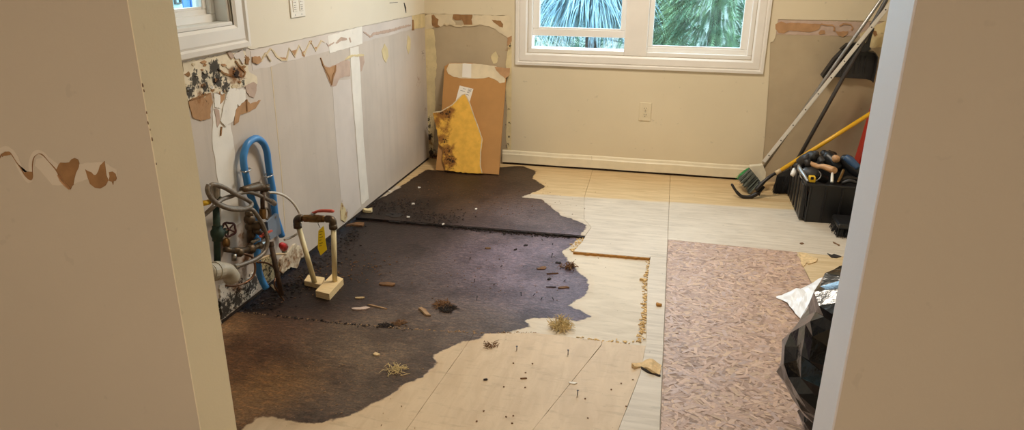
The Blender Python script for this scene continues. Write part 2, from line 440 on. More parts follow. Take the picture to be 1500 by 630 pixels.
M_lawn = mat('pale_lawn', S(58, 70, 54), .9, var=.4, vs_=3, col2=S(94, 102, 88), dirt=S(74, 60, 50), dirt_s=9)
M_grass = leafmat('blue_grass_blade', S(84, 118, 130), S(144, 172, 178))
M_con = leafmat('feathery_conifer', S(86, 122, 94), S(150, 178, 136))
M_con2 = leafmat('dark_conifer', S(60, 92, 82), S(118, 156, 128))
M_kerb = mat('grey_kerb_stone', S(120, 122, 122), .8, var=.1)
M_bark = mat('tree_bark', S(80, 66, 54), .9, var=.3)
M_shed = mat('blue_shed_board', S(50, 96, 150), .6, var=.08)
M_shedw = mat('pale_shed_door', S(150, 176, 176), .6)
M_lamp = mat('lamp_metal', S(200, 196, 188), .4)

# ------------------------------------------------------------------ the setting: walls
TW = .14
WIN1 = (1.30, 1.13, 2.515, 2.10)          # left wall hole: y0 z0 y1 z1
WIN2 = (-.945, .785, .495, 2.05)          # back wall hole: x0 z0 x1 z1
portal((XL-.16, (WIN1[0]+WIN1[2])/2, (WIN1[1]+WIN1[3])/2), WIN1[3]-WIN1[1], WIN1[2]-WIN1[0], (0, -math.pi/2, 0))
portal(((WIN2[0]+WIN2[2])/2, YB+.16, (WIN2[1]+WIN2[3])/2), WIN2[2]-WIN2[0], WIN2[3]-WIN2[1], (-math.pi/2, 0, 0))

mouldL = [(*pxL([(x, y)])[0], r, s) for x, y, r, s in (
    (284, 118, .035, .9), (300, 112, .03, .85), (313, 100, .035, 1.1), (318, 118, .03, 1.0), (330, 125, .03, .9), (345, 108, .025, .8), (278, 132, .03, .9), (300, 128, .03, .75), (356, 122, .02, .7),
    (326, 455, .05, 1.), (334, 440, .04, .85), (345, 438, .05, .9), (360, 425, .05, .8), (372, 410, .05, .75), (385, 405, .05, .75), (400, 392, .04, .6), (352, 412, .03, .6), (330, 420, .03, .5),
    (620, 80, .03, .55), (624, 110, .02, .5), (626, 190, .02, .6))]
rustL = [(*pxL([(x, y)])[0], r, s) for x, y, r, s in (
    (340, 110, .05, .8), (352, 104, .04, .8), (290, 140, .05, .5), (355, 375, .10, .55), (395, 385, .08, .55), (345, 415, .08, .6), (430, 375, .05, .55), (612, 120, .05, .35), (622, 160, .04, .5), (500, 300, .03, .55), (505, 315, .03, .6), (370, 345, .06, .45))]
aL = {'mould': gauss(mouldL), 'rust': gauss(rustL)}
wallL = tag(sheet('wall_left', [(1.0, 0), (YB+TW, 0), (YB+TW, ZC), (1.0, ZC)], mapL, 0, M_dry, None, .03, [WIN1], aL, h0=-TW), kind='structure')
ZP = 1.025
lo = [(y, ZP+random.Random(i).uniform(-.002, .002)) for i, y in enumerate(np.arange(2.62, YB, .03))]
sheet('paint_layer', [(1.0, ZC), (1.0, 1.035), (2.6, 1.035)]+lo+[(YB, ZP), (YB, ZC)], mapL, .003, M_paintL, wallL, None, [WIN1])

mouldB = [(*pxB([(x, y)])[0], r, s) for x, y, r, s in (
    (628, 175, .025, .8), (629, 200, .03, 1.0), (630, 185, .02, .9), (632, 225, .04, .9), (747, 66, .015, .6), (745, 160, .012, .6), (746, 180, .012, .6), (746, 200, .012, .7), (746, 212, .015, .7))]
rustB = [(*pxB([(x, y)])[0], r, s) for x, y, r, s in (
    (624, 70, .02, .45), (625, 95, .02, .5), (624, 130, .025, .5), (628, 205, .05, .7), (634, 230, .05, .8), (744, 70, .02, .6), (745, 185, .015, .5), (1210, 42, .03, .3), (746, 42, .02, .4))]
aB = {'mould': gauss(mouldB), 'rust': gauss(rustB)}
wallB = tag(sheet('wall_back', [(XL-TW, 0), (XR+TW, 0), (XR+TW, ZC), (XL-TW, ZC)], mapB, 0, M_dryB, None, .04, [WIN2], aB, h0=-TW), kind='structure')
pr = rough([(.640, 0.), (.632, .3), (.61, .7), (.598, .905), (.626, .91), (.622, 1.04)], .003, .03, 5)[:-12]
pl = [(XL, ZC), (XL, 1.022)]+[(x, 1.022+random.Random(int(x*99)).uniform(-.003, .003)) for x in np.arange(-1.64, -1.06, .04)]
pl += [(-1.054, 1.018), (-1.052, .6), (-1.051, .092), (-1.051, 0.), (.648, 0.), (.638, .3), (.614, .7), (.596, .9), (.612, .905), (.622, .93), (.624, 1.04), (XR, 1.045), (XR, ZC)]
sheet('paint_layer', pl, mapB, .004, M_paint, wallB, .05, [WIN2], {'rust': gauss([(-1.04, .2, .02, .3)])})

def slab(name, lo, hi, m, kind='structure', parent=None):
    o = MB().box(lo, hi).build(name, m, parent)
    if parent is None: tag(o, kind=kind)
    return o
slab('wall_right', (XR, 1.14, 0), (XR+.1, YB, ZC), M_paint)
slab('ceiling', (-3.2, -2.6, ZC), (XR+.8, YB+TW, ZC+.08), M_ceil)
# partition with the wide opening the camera looks through
PN, PF, PXL, PXR = 1.14, 1.258, -.957, .332
def mapP(u, v, h): return (u, PN-h, v)
wpl = slab('wall_partition_left', (-3.2, PN, 0), (PXL, PF, ZC), M_hall)
wpr = slab('wall_partition_right', (PXR, PN, 0), (XR+.8, PF, ZC), M_hall)
slab('wall_partition_header', (PXL, PN, 2.1), (PXR, PF, ZC), M_hall)
MB().box((PXL-.0005, PN-.0012, 0), (PXL+.0018, PF+.001, 2.1)).build('jamb_face', M_jambL, wpl)
o = MB().box((PXR-.0035, PN-.0012, 0), (PXR+.0005, PF+.002, 2.1), .0006).build('jamb_face', M_jambR, wpr)
# worn paint chips along the left edge
for i, (x, y, r) in enumerate(((209, 125, 2.4), (211, 133, 1.8), (215, 165, 1.6), (217, 180, 2.0), (223, 204, 2.4), (220, 190, 1.2), (229, 240, 1.4))):
    p = D(x, y, PN-.0014)
    pts = [(p[0]+math.cos(a)*r*.0006*random.Random(i*9+k).uniform(.5, 1.2), p[2]+math.sin(a)*r*.0017) for k, a in enumerate(np.arange(0, 6.28, .9))]
    sheet('paint_chip', pts, mapP, .0022, M_chipd, wpl, h0=.001)
# the hall the camera stands in
slab('wall_hall_left', (-3.3, -2.6, 0), (-3.2, PF, ZC), M_hall)
slab('wall_hall_right', (XR+.8, -2.6, 0), (XR+.9, PF, ZC), M_hall)
slab('wall_hall_back', (-3.2, -2.7, 0), (XR+.8, -2.6, ZC), M_hall)
def lamp(x, y, label):
    t = thing('ceiling_lamp', label, 'lamp', (x, y, ZC))
    MB().cyl((x, y, ZC), (x, y, ZC-.03), .16, seg=24).build('base', M_lamp, t)
    MB().tube([(x+.3*math.cos(a), y+.3*math.sin(a), ZC-.045) for a in np.arange(0, 6.28, .2618)], .014, 8, True).build('rim', M_lamp, t)
lamp(-.25, 3.35, 'round metal ceiling lamp above the stained subfloor')
lamp(-.4, -1.5, 'round metal ceiling lamp in the hall behind the opening')

# torn wallpaper on the hall side
c0 = lambda pts: [(D(x, y, PN)[0], D(x, y, PN)[2]) for x, y in crop(0, 190, 6.3, pts)]
M_hallp = wallmat('pale_exposed_paper', S(204, 191, 172), .03, 3, .7)
def hallpatch(name, pts, m, h=.0006, amp=.0006, seed=1): sheet(name, rough(c0(pts), amp, .012, seed), mapP, h, m, wpl)
wave = catmull([(-40, 260), (0, 200), (60, 175), (130, 230), (190, 360), (270, 470), (290, 400), (290, 300), (330, 215), (400, 230), (470, 330)], 5)
hallpatch('torn_paper_patch', ribbon(wave, [46]*len(wave)), M_hallp, .0005, .0006, 3)
hallpatch('torn_paper_patch', ribbon([(330, 300), (420, 320), (520, 420), (660, 420), (800, 380), (960, 400), (1080, 400)], [60, 150, 190, 180, 150, 200, 60]), M_hallp, .0004, .0015, 4)
line = catmull([(0, 262), (20, 225), (60, 205), (100, 215), (150, 290), (205, 370), (240, 430), (285, 462), (305, 430), (303, 330), (318, 255), (360, 222), (400, 235), (450, 290), (520, 370), (560, 440), (655, 545)], 4)
hallpatch('torn_paper_edge', ribbon(line, [5+3*math.sin(i*.7) for i in range(len(line))]), M_kraftd, .0016, .0003, 5)
for k, pts in enumerate(([(222, 395), (260, 386), (305, 388), (308, 430), (292, 466), (262, 455), (236, 425)],
                         [(20, 225), (50, 203), (95, 208), (100, 232), (60, 238), (35, 240), (22, 252)],
                         [(525, 365), (545, 320), (560, 303), (600, 305), (640, 300), (662, 272), (690, 260), (722, 275), (734, 310), (728, 350), (705, 395), (690, 450), (680, 510), (665, 520), (655, 548), (610, 510), (570, 460), (550, 420), (528, 395)],
                         [(790, 365), (810, 380), (845, 392), (868, 418), (890, 415), (910, 380), (925, 330), (968, 288), (975, 340), (985, 420), (1003, 465), (975, 515), (930, 542), (880, 535), (835, 500), (812, 440)],
                         [(1008, 390), (1040, 385), (1068, 405), (1078, 450), (1070, 470), (1050, 475), (1047, 508), (1035, 480), (1005, 468), (1015, 430)])):
    hallpatch('torn_paper_patch', pts, M_kraftd, .0012, .0006, 10+k)
hallpatch('curled_paper_edge', ribbon([(550, 410), (580, 465), (620, 510), (655, 545)], [6, 14, 14, 3]), M_kraft, .006, .0004, 21)

# ------------------------------------------------------------------ left wall damage (pixels of the photo turned into points of that wall)
def patchL(name, pts, m, h=.0012, amp=.002, step=.012, seed=1, cell=None, base=0., attrs=None):
    return sheet(name, rough(pxL(pts), amp, step, seed), mapL, h+base, m, wallL, cell, (), attrs if attrs is not None else aL, h0=base)
k2 = lambda pts: crop(260, 0, 2.334, pts)
k5 = lambda pts: crop(400, 0, 4.846, pts)
k7 = lambda pts: crop(260, 70, 4.5, pts)
def quadpx(y0, z0, y1, z1): return [(y0, z0), (y1, z0), (y1, z1), (y0, z1)]
sheet('tape_band', rough(quadpx(2.62, .94, YB-.002, 1.02), .003, .05, 2), mapL, .0008, M_band, wallL, .03, (), aL)
patchL('primer_patch', k5([(385, 255), (630, 185), (632, 310), (400, 378)]), M_mud, .0016, .002, .02, 3)
patchL('joint_compound_strip', [(512, 70), (525, 68), (528, 120), (532, 200), (536, 250), (540, 291), (529, 300), (524, 240), (517, 150)], M_mud, .002, .003, .03, 4, .03)
patchL('joint_compound_strip', k2([(122, 330), (180, 330), (182, 440), (195, 520), (205, 660), (215, 760), (150, 800), (140, 630), (118, 480)]), M_mud, .0014, .004, .03, 5, .03)
patchL('drywall_seam_band', [(486, 118), (513, 116), (527, 290), (529, 302), (503, 330), (494, 230)], M_band, .0008, .002, .04, 6, .04)
patchL('drywall_seam', ribbon([(397, 98), (405, 180), (412, 250), (418, 340)], 1.1), M_cream_edge, .0006, .0006, .04, 7)
z = k5([(-60, 400), (-20, 345), (0, 365), (20, 398), (58, 425), (92, 428), (112, 342), (150, 402), (182, 322), (215, 388), (262, 292), (300, 360), (340, 288), (362, 300)])
patchL('torn_glue_line', ribbon(z, [2.6, 2.4, 2.2, 2.6, 3, 2.6, 2.2, 2.8, 2.2, 3, 2.2, 2.6, 2.2, 1]), M_cream_edge, .0035, .001, .02, 8)
for k, pts in enumerate(([(45, 405), (95, 410), (92, 432), (60, 428)], [(130, 360), (165, 352), (155, 410), (140, 395)], [(200, 370), (235, 355), (222, 405), (205, 395)], [(290, 335), (312, 335), (302, 365)], [(255, 290), (275, 288), (270, 312), (252, 312)])):
    patchL('torn_paper_patch', k5(pts), M_kraft, .0018, .001, .01, 30+k)
for k, pts in enumerate(([(375, 305), (388, 320), (430, 298), (432, 306), (390, 332)], [(440, 305), (480, 262), (520, 272), (522, 285), (480, 290), (450, 310)], [(535, 270), (545, 265), (553, 300), (546, 302)])):
    patchL('torn_paper_patch', k5(pts), M_kraftp, .0026, .001, .01, 40+k)
patchL('torn_glue_line', ribbon(k5([(640, 225), (690, 262), (710, 240), (780, 228), (850, 212), (920, 190), (975, 178)]), [1.5, 2.6, 3.4, 4, 3.4, 3, 2]), M_kraftp, .003, .003, .012, 9)
patchL('torn_glue_line', ribbon(k5([(990, 140), (992, 215)]), [2, 3]), M_kraftd, .003, .001, .01, 19)
patchL('torn_paper_patch', k5([(335, 410), (350, 460), (395, 475), (440, 460), (500, 430), (520, 425), (545, 440), (545, 540), (500, 545), (470, 560), (445, 610), (410, 615), (395, 580), (370, 520)]), M_kraftp, .0016, .002, .012, 10)
patchL('torn_paper_patch', k5([(595, 395), (640, 392), (648, 440), (630, 500), (600, 530)]), M_kraftp, .0016, .002, .012, 11)
patchL('torn_paper_patch', k5([(345, 440), (365, 472), (400, 480), (440, 462), (430, 530), (412, 608), (395, 575), (368, 510)]), M_kraft, .0022, .001, .012, 12)
patchL('torn_paper_edge', ribbon(k5([(440, 462), (438, 500), (420, 545), (412, 605)]), [1.2, 1.8, 2.2, 1]), M_kraftd, .005, .0008, .01, 13)
patchL('torn_paper_edge', ribbon(k5([(335, 410), (352, 462), (395, 545), (405, 590)]), [1, 1.6, 1.2, .8]), M_kraftd, .004, .0008, .01, 14)
patchL('joint_compound_daub', k5([(505, 430), (530, 400), (560, 388), (640, 384), (645, 398), (560, 402), (530, 420)]), M_mudy, .003, .002, .01, 15)
patchL('joint_compound_daub', k5([(790, 310), (812, 345), (818, 400), (800, 445), (782, 420), (770, 360)]), M_mudy, .0018, .002, .012, 16)
patchL('joint_compound_daub', k5([(955, 250), (975, 275), (975, 340), (960, 385), (948, 340)]), M_mudy, .0016, .002, .012, 17)
patchL('joint_compound_daub', k5([(985, 110), (1105, 92), (1105, 190), (1040, 200), (990, 205)]), M_mudy, .002, .002, .02, 18)
# mouldy, torn area under the window
patchL('plaster_patch', k7([(30, 95), (230, 60), (330, 40), (440, 20), (470, 160), (520, 190), (525, 235), (400, 265), (360, 290), (230, 300), (70, 350), (45, 300)]), M_plaster, .002, .003, .012, 50, .008)
patchL('torn_paper_patch', k7([(68, 352), (215, 295), (228, 360), (212, 400), (215, 465), (190, 470), (150, 482), (95, 455), (80, 400)]), M_kraft, .003, .003, .012, 51)
patchL('torn_paper_patch', k7([(440, 250), (500, 225), (520, 240), (512, 300), (500, 330), (470, 318), (450, 290)]), M_kraftp, .003, .002, .012, 52)
patchL('torn_paper_patch', k7([(270, 290), (310, 280), (305, 340), (280, 370)]), M_kraft, .003, .002, .012, 53)
patchL('torn_paper_patch', k7([(385, 400), (450, 345), (480, 370), (545, 345), (510, 400), (450, 430), (410, 440), (400, 490), (370, 510), (375, 440)]), M_kraft, .003, .002, .012, 54)
patchL('torn_paper_patch', k7([(235, 400), (270, 410), (275, 500), (258, 525), (250, 460)]), M_kraftp, .003, .002, .012, 55)
patchL('plaster_patch', k7([(235, 300), (275, 310), (275, 400), (240, 390)]), M_mud, .004, .002, .01, 56)
patchL('plaster_patch', k7([(330, 260), (400, 275), (395, 350), (375, 410), (360, 480), (310, 520), (275, 480), (290, 420), (305, 350)]), M_mud, .006, .003, .01, 57)
patchL('plaster_patch', k7([(395, 270), (445, 275), (445, 340), (400, 385), (385, 350)]), M_mud, .003, .003, .01, 58)
for k, pts in enumerate(([(320, 30), (345, 22), (365, 60), (350, 75)], [(360, 45), (420, 15), (440, 60), (425, 110), (400, 70), (375, 75)], [(440, 50), (462, 60), (460, 110), (440, 105)], [(488, 60), (535, 55), (552, 90), (520, 108), (490, 95)])):
    patchL('curled_paper_flap', k7(pts), (M_kraftp, M_band, M_kraftd, M_kraft)[k], .006, .002, .01, 60+k)
for k, ln in enumerate(([(375, 85), (400, 120), (440, 160), (430, 190)], [(260, 140), (300, 170), (360, 185), (420, 190)], [(430, 60), (465, 75), (455, 105)], [(75, 345), (140, 320), (205, 300)], [(450, 340), (452, 420)], [(285, 520), (278, 580)], [(545, 90), (575, 35), (610, 90)])):
    patchL('torn_paper_edge', ribbon(k7(ln), [1.6]+[2.4]*(len(ln)-2)+[1.2]), M_kraftd if k != 6 else M_cream_edge, .006, .0015, .008, 70+k)
rgm = random.Random(11)
for k in range(26):
    cx_, cy_ = rgm.uniform(60, 480), rgm.uniform(70, 330)
    if cy_ > 300-cx_*.25+90: continue
    r1 = rgm.uniform(7, 20); pts = [(cx_+r1*rgm.uniform(.5, 1.4)*math.cos(a), cy_+r1*rgm.uniform(.4, 1.1)*math.sin(a)) for a in np.arange(0, 6.28, .8)]
    patchL('torn_paper_scrap', k7(pts), rgm.choice((M_kraft, M_mud, M_plaster, M_cream_edge, M_kraftd)), rgm.uniform(.003, .006), .001, .008, 200+k)
# crumbling plaster at the foot of the wall
kf = lambda pts: crop(320, 370, 6.3, pts)
patchL('broken_drywall_edge', kf([(560, 60), (700, -80), (760, -30), (785, 10), (740, 60), (720, 150), (680, 140), (650, 130), (580, 190), (545, 170)]), M_plaster, .010, .006, .012, 80, .012, attrs={'rust': lambda P: np.full(len(P), .45), 'mould': lambda P: np.full(len(P), .18)})
patchL('crumbling_plaster', kf([(0, 300), (110, 270), (240, 255), (330, 180), (350, 290), (330, 360), (230, 450), (130, 520), (60, 590), (15, 610)]), M_mud, .006, .006, .012, 81, .010)
patchL('crumbling_plaster', kf([(350, 60), (450, 40), (530, 60), (560, 160), (500, 240), (440, 280), (400, 220)]), M_mudy, .006, .006, .012, 82, .010, attrs={'mould': lambda P: np.full(len(P), .42), 'rust': lambda P: np.full(len(P), .3)})
patchL('blistered_paper', [(500, 297), (505, 305), (508, 318), (505, 325), (499, 322), (498, 308)], M_mudy, .004, .002, .01, 83, .01)
patchL('wall_crack', ribbon([(591, 4), (593, 11), (594, 19)], [1, 2.2, .6]), M_slot, .0008, .0008, .01, 84, base=.003)
patchL('wall_crack', ribbon([(570, 4.3), (582, 3.3)], [.8, .5]), M_slot, .0006, .0004, .01, 85, base=.003)
# dark strip painted as the shade of the gap along the wall foot
slab('gap_shade_strip', (XL-.001, 2.2, 0), (XL+.0015, YB-.02, .012), M_gap, parent=wallL)

# ------------------------------------------------------------------ back wall damage
def patchB(name, pts, m, h=.0012, amp=.002, step=.015, seed=1, cell=None, base=0.):
    return sheet(name, rough(pxB(pts), amp, step, seed), mapB, h+base, m, wallB, cell, (), aB, h0=base)
b5 = lambda pts: crop(610, 0, 5.25, pts)
patchB('corner_joint_compound', [(616, 39), (630, 40), (636, 44), (638, 70), (640, 95), (637, 120), (638, 150), (636, 200), (634, 234), (627, 234), (622, 140)], M_mudy, .003, .004, .02, 1, .02)
patchB('corner_joint_compound', b5([(0, 170), (40, 130), (110, 105), (118, 200), (125, 215), (60, 230), (30, 205)]), M_mudc, .004, .003, .02, 2, .02)
patchB('joint_compound_strip', b5([(110, 108), (285, 108), (275, 150), (300, 175), (300, 190), (215, 190), (190, 205), (120, 215)]), M_mudc, .002, .003, .015, 3)
patchB('joint_compound_strip', b5([(432, 112), (740, 122), (742, 255), (715, 300), (660, 262), (610, 225), (560, 200), (500, 190), (430, 190), (425, 150)]), M_mudc, .003, .004, .015, 4)
patchB('torn_paper_patch', b5([(285, 108), (432, 112), (425, 150), (432, 190), (370, 200), (350, 150), (300, 155), (278, 140)]), M_kraftd, .0022, .002, .015, 5)
patchB('torn_paper_patch', b5([(118, 118), (135, 112), (150, 135), (172, 150), (165, 190), (185, 205), (150, 212), (122, 195)]), M_kraftd, .004, .002, .012, 6)
patchB('torn_paper_patch', b5([(580, 150), (650, 160), (668, 185), (665, 212), (640, 205), (600, 175)]), M_kraftd, .0042, .002, .012, 7)
patchB('torn_paper_edge', ribbon(b5([(212, 182), (235, 195), (260, 182), (300, 198), (345, 205), (360, 195), (430, 196), (480, 190)]), [2, 2.4, 2, 2.4, 2, 2, 2, .8]), M_cream_edge, .006, .001, .01, 8)
patchB('torn_paper_patch', b5([(700, 290), (745, 265), (745, 300), (720, 370), (700, 350)]), M_kraft, .003, .003, .012, 9)
patchB('joint_compound_strip', [(744, 68), (750, 60), (750, 222), (744, 222), (741, 200), (743, 160), (740, 125), (744, 110), (741, 95)], M_mudy, .003, .003, .02, 10, .02)
patchB('scuff_patch', b5([(580, 420), (610, 395), (630, 440), (620, 480), (590, 490), (575, 455)]), M_mudy, .001, .006, .012, 11)
for k, pts in enumerate(([(1152, 33), (1250, 36), (1250, 52), (1152, 47)],)):
    patchB('glue_band', [(1140, 29), (1300, 33), (1300, 54), (1200, 52), (1132, 50), (1129, 58), (1129, 53), (1137, 45)], M_kraftp, .001, .002, .02, 12)
r4 = lambda pts: crop(1180, 0, 4.847, pts)
r6 = lambda pts: crop(1050, 0, 1.7517, pts)
patchB('torn_paper_patch', r6([(150, 62), (165, 55), (178, 60), (190, 58), (230, 60), (268, 62), (262, 75), (240, 82), (185, 78), (172, 86), (158, 84), (150, 74)]), M_kraft, .004, .002, .015, 13)
patchB('torn_paper_patch', r4([(90, 235), (105, 215), (135, 215), (138, 240), (100, 245)]), M_kraft, .005, .002, .012, 14)
patchB('torn_paper_patch', r4([(205, 215), (235, 225), (300, 220), (298, 240), (265, 262), (235, 255)]), M_kraft, .005, .002, .012, 15)
patchB('torn_paper_edge', ribbon(r4([(110, 170), (150, 178), (190, 178), (205, 195), (200, 220)]), 2), M_kraft, .006, .001, .01, 16)
patchB('torn_paper_edge', ribbon(r4([(240, 185), (270, 168), (320, 175), (335, 195), (325, 215)]), 2), M_kraft, .006, .001, .01, 17)
patchB('torn_paper_patch', r4([(480, 215), (500, 220), (508, 245), (490, 260), (480, 240)]), M_kraftd, .005, .001, .01, 18)
patchB('bare_plaster', r4([(385, 240), (560, 150), (610, 20), (640, 40), (600, 330), (470, 340), (400, 290)]), M_mudy, .001, .003, .02, 19)

# baseboard along the back wall
bb = MB()
prof = [(YB, .016), (YB-.020, .016), (YB-.020, .074), (YB-.015, .082), (YB-.012, .096), (YB-.006, .102), (YB, .102)]
n = 24; xs = np.linspace(-1.113, .66, n); V = []; Fc = []
for i, x in enumerate(xs):
    for (y, zz) in prof: V.append((x, y+.0008*math.sin(i*1.7), zz+.001*math.sin(i*.9)))
m_ = len(prof)
for i in range(n-1):
    for k in range(m_): Fc.append((i*m_+k, i*m_+(k+1) % m_, (i+1)*m_+(k+1) % m_, (i+1)*m_+k))
Fc += [tuple(range(m_)), tuple((n-1)*m_+k for k in range(m_-1, -1, -1))]
tag(mobj('baseboard_back', V, Fc, M_base), kind='structure')
slab('gap_shade_strip', (-1.11, YB-.006, 0), (.66, YB-.004, .016), M_gap, parent=wallB)  # shade of the gap under the baseboard, painted as a strip

# ------------------------------------------------------------------ windows
def frame_ring(a0, b0, a1, b1, w, mapper, d0, d1, name, m, parent, bev=.003):
    """four bars round a rectangle, mapper(a, b, depth) -> point"""
    for (p, q) in (((a0, b0), (a1, b0+w)), ((a0, b1-w), (a1, b1)), ((a0, b0+w), (a0+w, b1-w)), ((a1-w, b0+w), (a1, b1-w))):
        bar(name, p, q, mapper, d0, d1, m, parent, bev)
def bar(name, p, q, mapper, d0, d1, m, parent, bev=.003):
    A, B_ = np.array(mapper(p[0], p[1], d0)), np.array(mapper(q[0], q[1], d1))
    return MB().box(np.minimum(A, B_), np.maximum(A, B_), bev).build(name, m, parent)
def casing(a0, b0, a1, b1, w, mapper, m, parent):
    """mitred stepped casing outside the rectangle; bottom, two sides, top"""
    steps = [(0, .010), (.012, .018), (w*.62, .018), (w*.72, .013), (w*.80, .022), (w, .020)]
    cs = [(a0, b0, -1, -1), (a1, b0, 1, -1), (a1, b1, 1, 1), (a0, b1, -1, 1)]
    for i in range(4):
        c, d = cs[i], cs[(i+1) % 4]; V, Fc = [], []
        for t, h in steps:
            V.append(mapper(c[0]+c[2]*t, c[1]+c[3]*t, h)); V.append(mapper(d[0]+d[2]*t, d[1]+d[3]*t, h))
        V.append(mapper(c[0]+c[2]*w, c[1]+c[3]*w, 0)); V.append(mapper(d[0]+d[2]*w, d[1]+d[3]*w, 0))
        for k in range(len(steps)): Fc.append((2*k, 2*k+1, 2*k+3, 2*k+2))
        mobj('casing', V, Fc, m, parent)
# back window: two single-hung sashes, the left one raised a little
w2 = thing('window_2', None, None, (-.22, YB, .70), kind='structure')
x0, z0, x1, z1 = WIN2
casing(x0, z0, x1, z1, .080, mapB, M_white, w2)
frame_ring(x0, z0, x1, z1, .028, mapB, -.10, -.004, 'window_frame', M_vinyl, w2)
bar('mullion', (-.305, z0), (-.158, z1), mapB, -.10, .004, M_white, w2)
def sash(a0, b0, a1, b1, w, d, parent, mapper=mapB, wb=None):
    s = thing('sash', None, None, (0, 0, 0), parent=parent)
    wb = wb or w
    for p, q in (((a0, b0), (a1, b0+wb)), ((a0, b1-w), (a1, b1)), ((a0, b0+wb), (a0+w, b1-w)), ((a1-w, b0+wb), (a1, b1-w))):
        bar('sash_rail', p, q, mapper, d-.03, d, M_vinyl, s)
    bar('glazing_bead', (a0+w, b0+wb), (a1-w, b0+wb+.010), mapper, d-.024, d-.004, M_vinyl, s, .001)
    bar('pane', (a0+w, b0+wb), (a1-w, b1-w), mapper, d-.018, d-.014, M_glass, s, 0)
    return s
sash(-.918, .895, -.290, 1.62, .046, -.03, w2)
sash(-.175, z0+.026, .472, 1.62, .05, -.03, w2, wb=.034)
sash(-.918, 1.58, -.290, z1-.03, .046, -.065, w2)
sash(-.175, 1.58, .472, z1-.03, .046, -.065, w2)
bar('sill_track', (-.915, z0+.0), (-.29, z0+.03), mapB, -.12, -.06, M_vinyl, w2)
# left window
w1 = thing('window_1', None, None, (XL, 1.9, 1.04), kind='structure')
y0, z0, y1, z1 = WIN1
casing(y0, z0, y1, z1, .088, mapL, M_white, w1)
frame_ring(y0, z0, y1, z1, .012, mapL, -.12, -.003, 'window_frame', M_white, w1)
frame_ring(y0+.012, z0+.012, y1-.012, z1-.012, .03, mapL, -.13, -.055, 'window_frame', M_vinyl, w1)
sash(y0+.03, z0+.018, y1-.024, z1-.03, .042, -.07, w1, mapL)
bar('stool_ledge', (y0, z0-.002), (y1, z0+.014), mapL, -.10, .006, M_white, w1)

# ------------------------------------------------------------------ outlets
def outlet(name, label, c, mapper, w, h, m):
    a, b = c; loc = mapper(a, b-h/2, .004)
    t = thing(name, label, 'outlet', loc)
    bar('cover_plate', (a-w/2, b-h/2), (a+w/2, b+h/2), mapper, .004, .010, m, t, .002)
    for s in (-1, 1):
        cz = b+s*h*.17
        pts = [(a+.017*math.cos(k)*(1 if abs(math.cos(k)) < .85 else .9), cz+.0145*math.sin(k)) for k in np.arange(0, 6.28, .3927)]
        r = sheet('receptacle', pts, mapper, .0125, m, t, h0=.009)
        for dx, hh in ((-.0065, .004), (.0065, .005)): bar('slot', (a+dx-.0014, cz+.001-hh+.003), (a+dx+.0014, cz+.001+hh+.002), mapper, .012, .0131, M_slot, r, 0)
        bar('slot', (a-.0022, cz-.010), (a+.0022, cz-.006), mapper, .012, .0131, M_slot, r, 0)
    MB().cyl(mapper(a, b, .009), mapper(a, b, .0112), .003, seg=10).build('screw', M_steel, t)
outlet('wall_outlet', 'ivory duplex outlet on the cream wall below the wide window', (-.1385, .4255), mapB, .079, .122, M_plate)
t = thing('wall_outlet', 'white two-gang outlet plate on the wall right of the small window', 'outlet', mapL(3.025, 1.122, .003))
bar('cover_plate', (2.957, 1.122), (3.088, 1.245), mapL, .003, .009, M_platew, t, .002)
for yy in (2.993, 3.052):
    d_ = bar('device', (yy-.017, 1.148), (yy+.017, 1.219), mapL, .008, .0115, M_platew, t, .001)
    for zz in (1.157, 1.166, 1.175, 1.188, 1.20):
        bar('slot', (yy-.007, zz-.0018), (yy-.003, zz+.0018), mapL, .011, .0122, M_slot, d_, 0)
        bar('slot', (yy+.004, zz-.0018), (yy+.007, zz+.0018), mapL, .011, .0122, M_slot, d_, 0)
    MB().cyl(mapL(yy, 1.134, .008), mapL(yy, 1.134, .0105), .003, seg=8).build('screw', M_steel, t)

# ------------------------------------------------------------------ floor
ke = lambda pts: crop(480, 220, 2.4225, pts)
STAIN_PX = [(532, 306), (545, 297), (575, 281), (604, 262), (625, 248), (640, 250)]+ke([(600, 62), (690, 55), (742, 75), (728, 100), (772, 130), (735, 150), (690, 166), (760, 176), (795, 200), (830, 232), (880, 250), (925, 265), (905, 290), (890, 310), (870, 330), (835, 350), (850, 380), (900, 425), (930, 465), (910, 510), (848, 540), (900, 556), (936, 578), (890, 600), (800, 585)])
STAIN_PX += [(770, 463), (782, 473), (759, 480), (712, 487), (709, 496), (680, 500), (663, 507), (637, 521), (638, 533), (621, 552), (593, 563), (563, 583), (547, 593), (513, 609), (487, 617), (460, 620), (433, 617), (410, 613), (380, 611), (362, 622), (344, 640)]
ST = pxF(STAIN_PX)+[(-1.40, 1.52), (-1.75, 1.5), (-1.75, 3.7)]
def stain_sdf(P): return poly_sdf(P, ST)
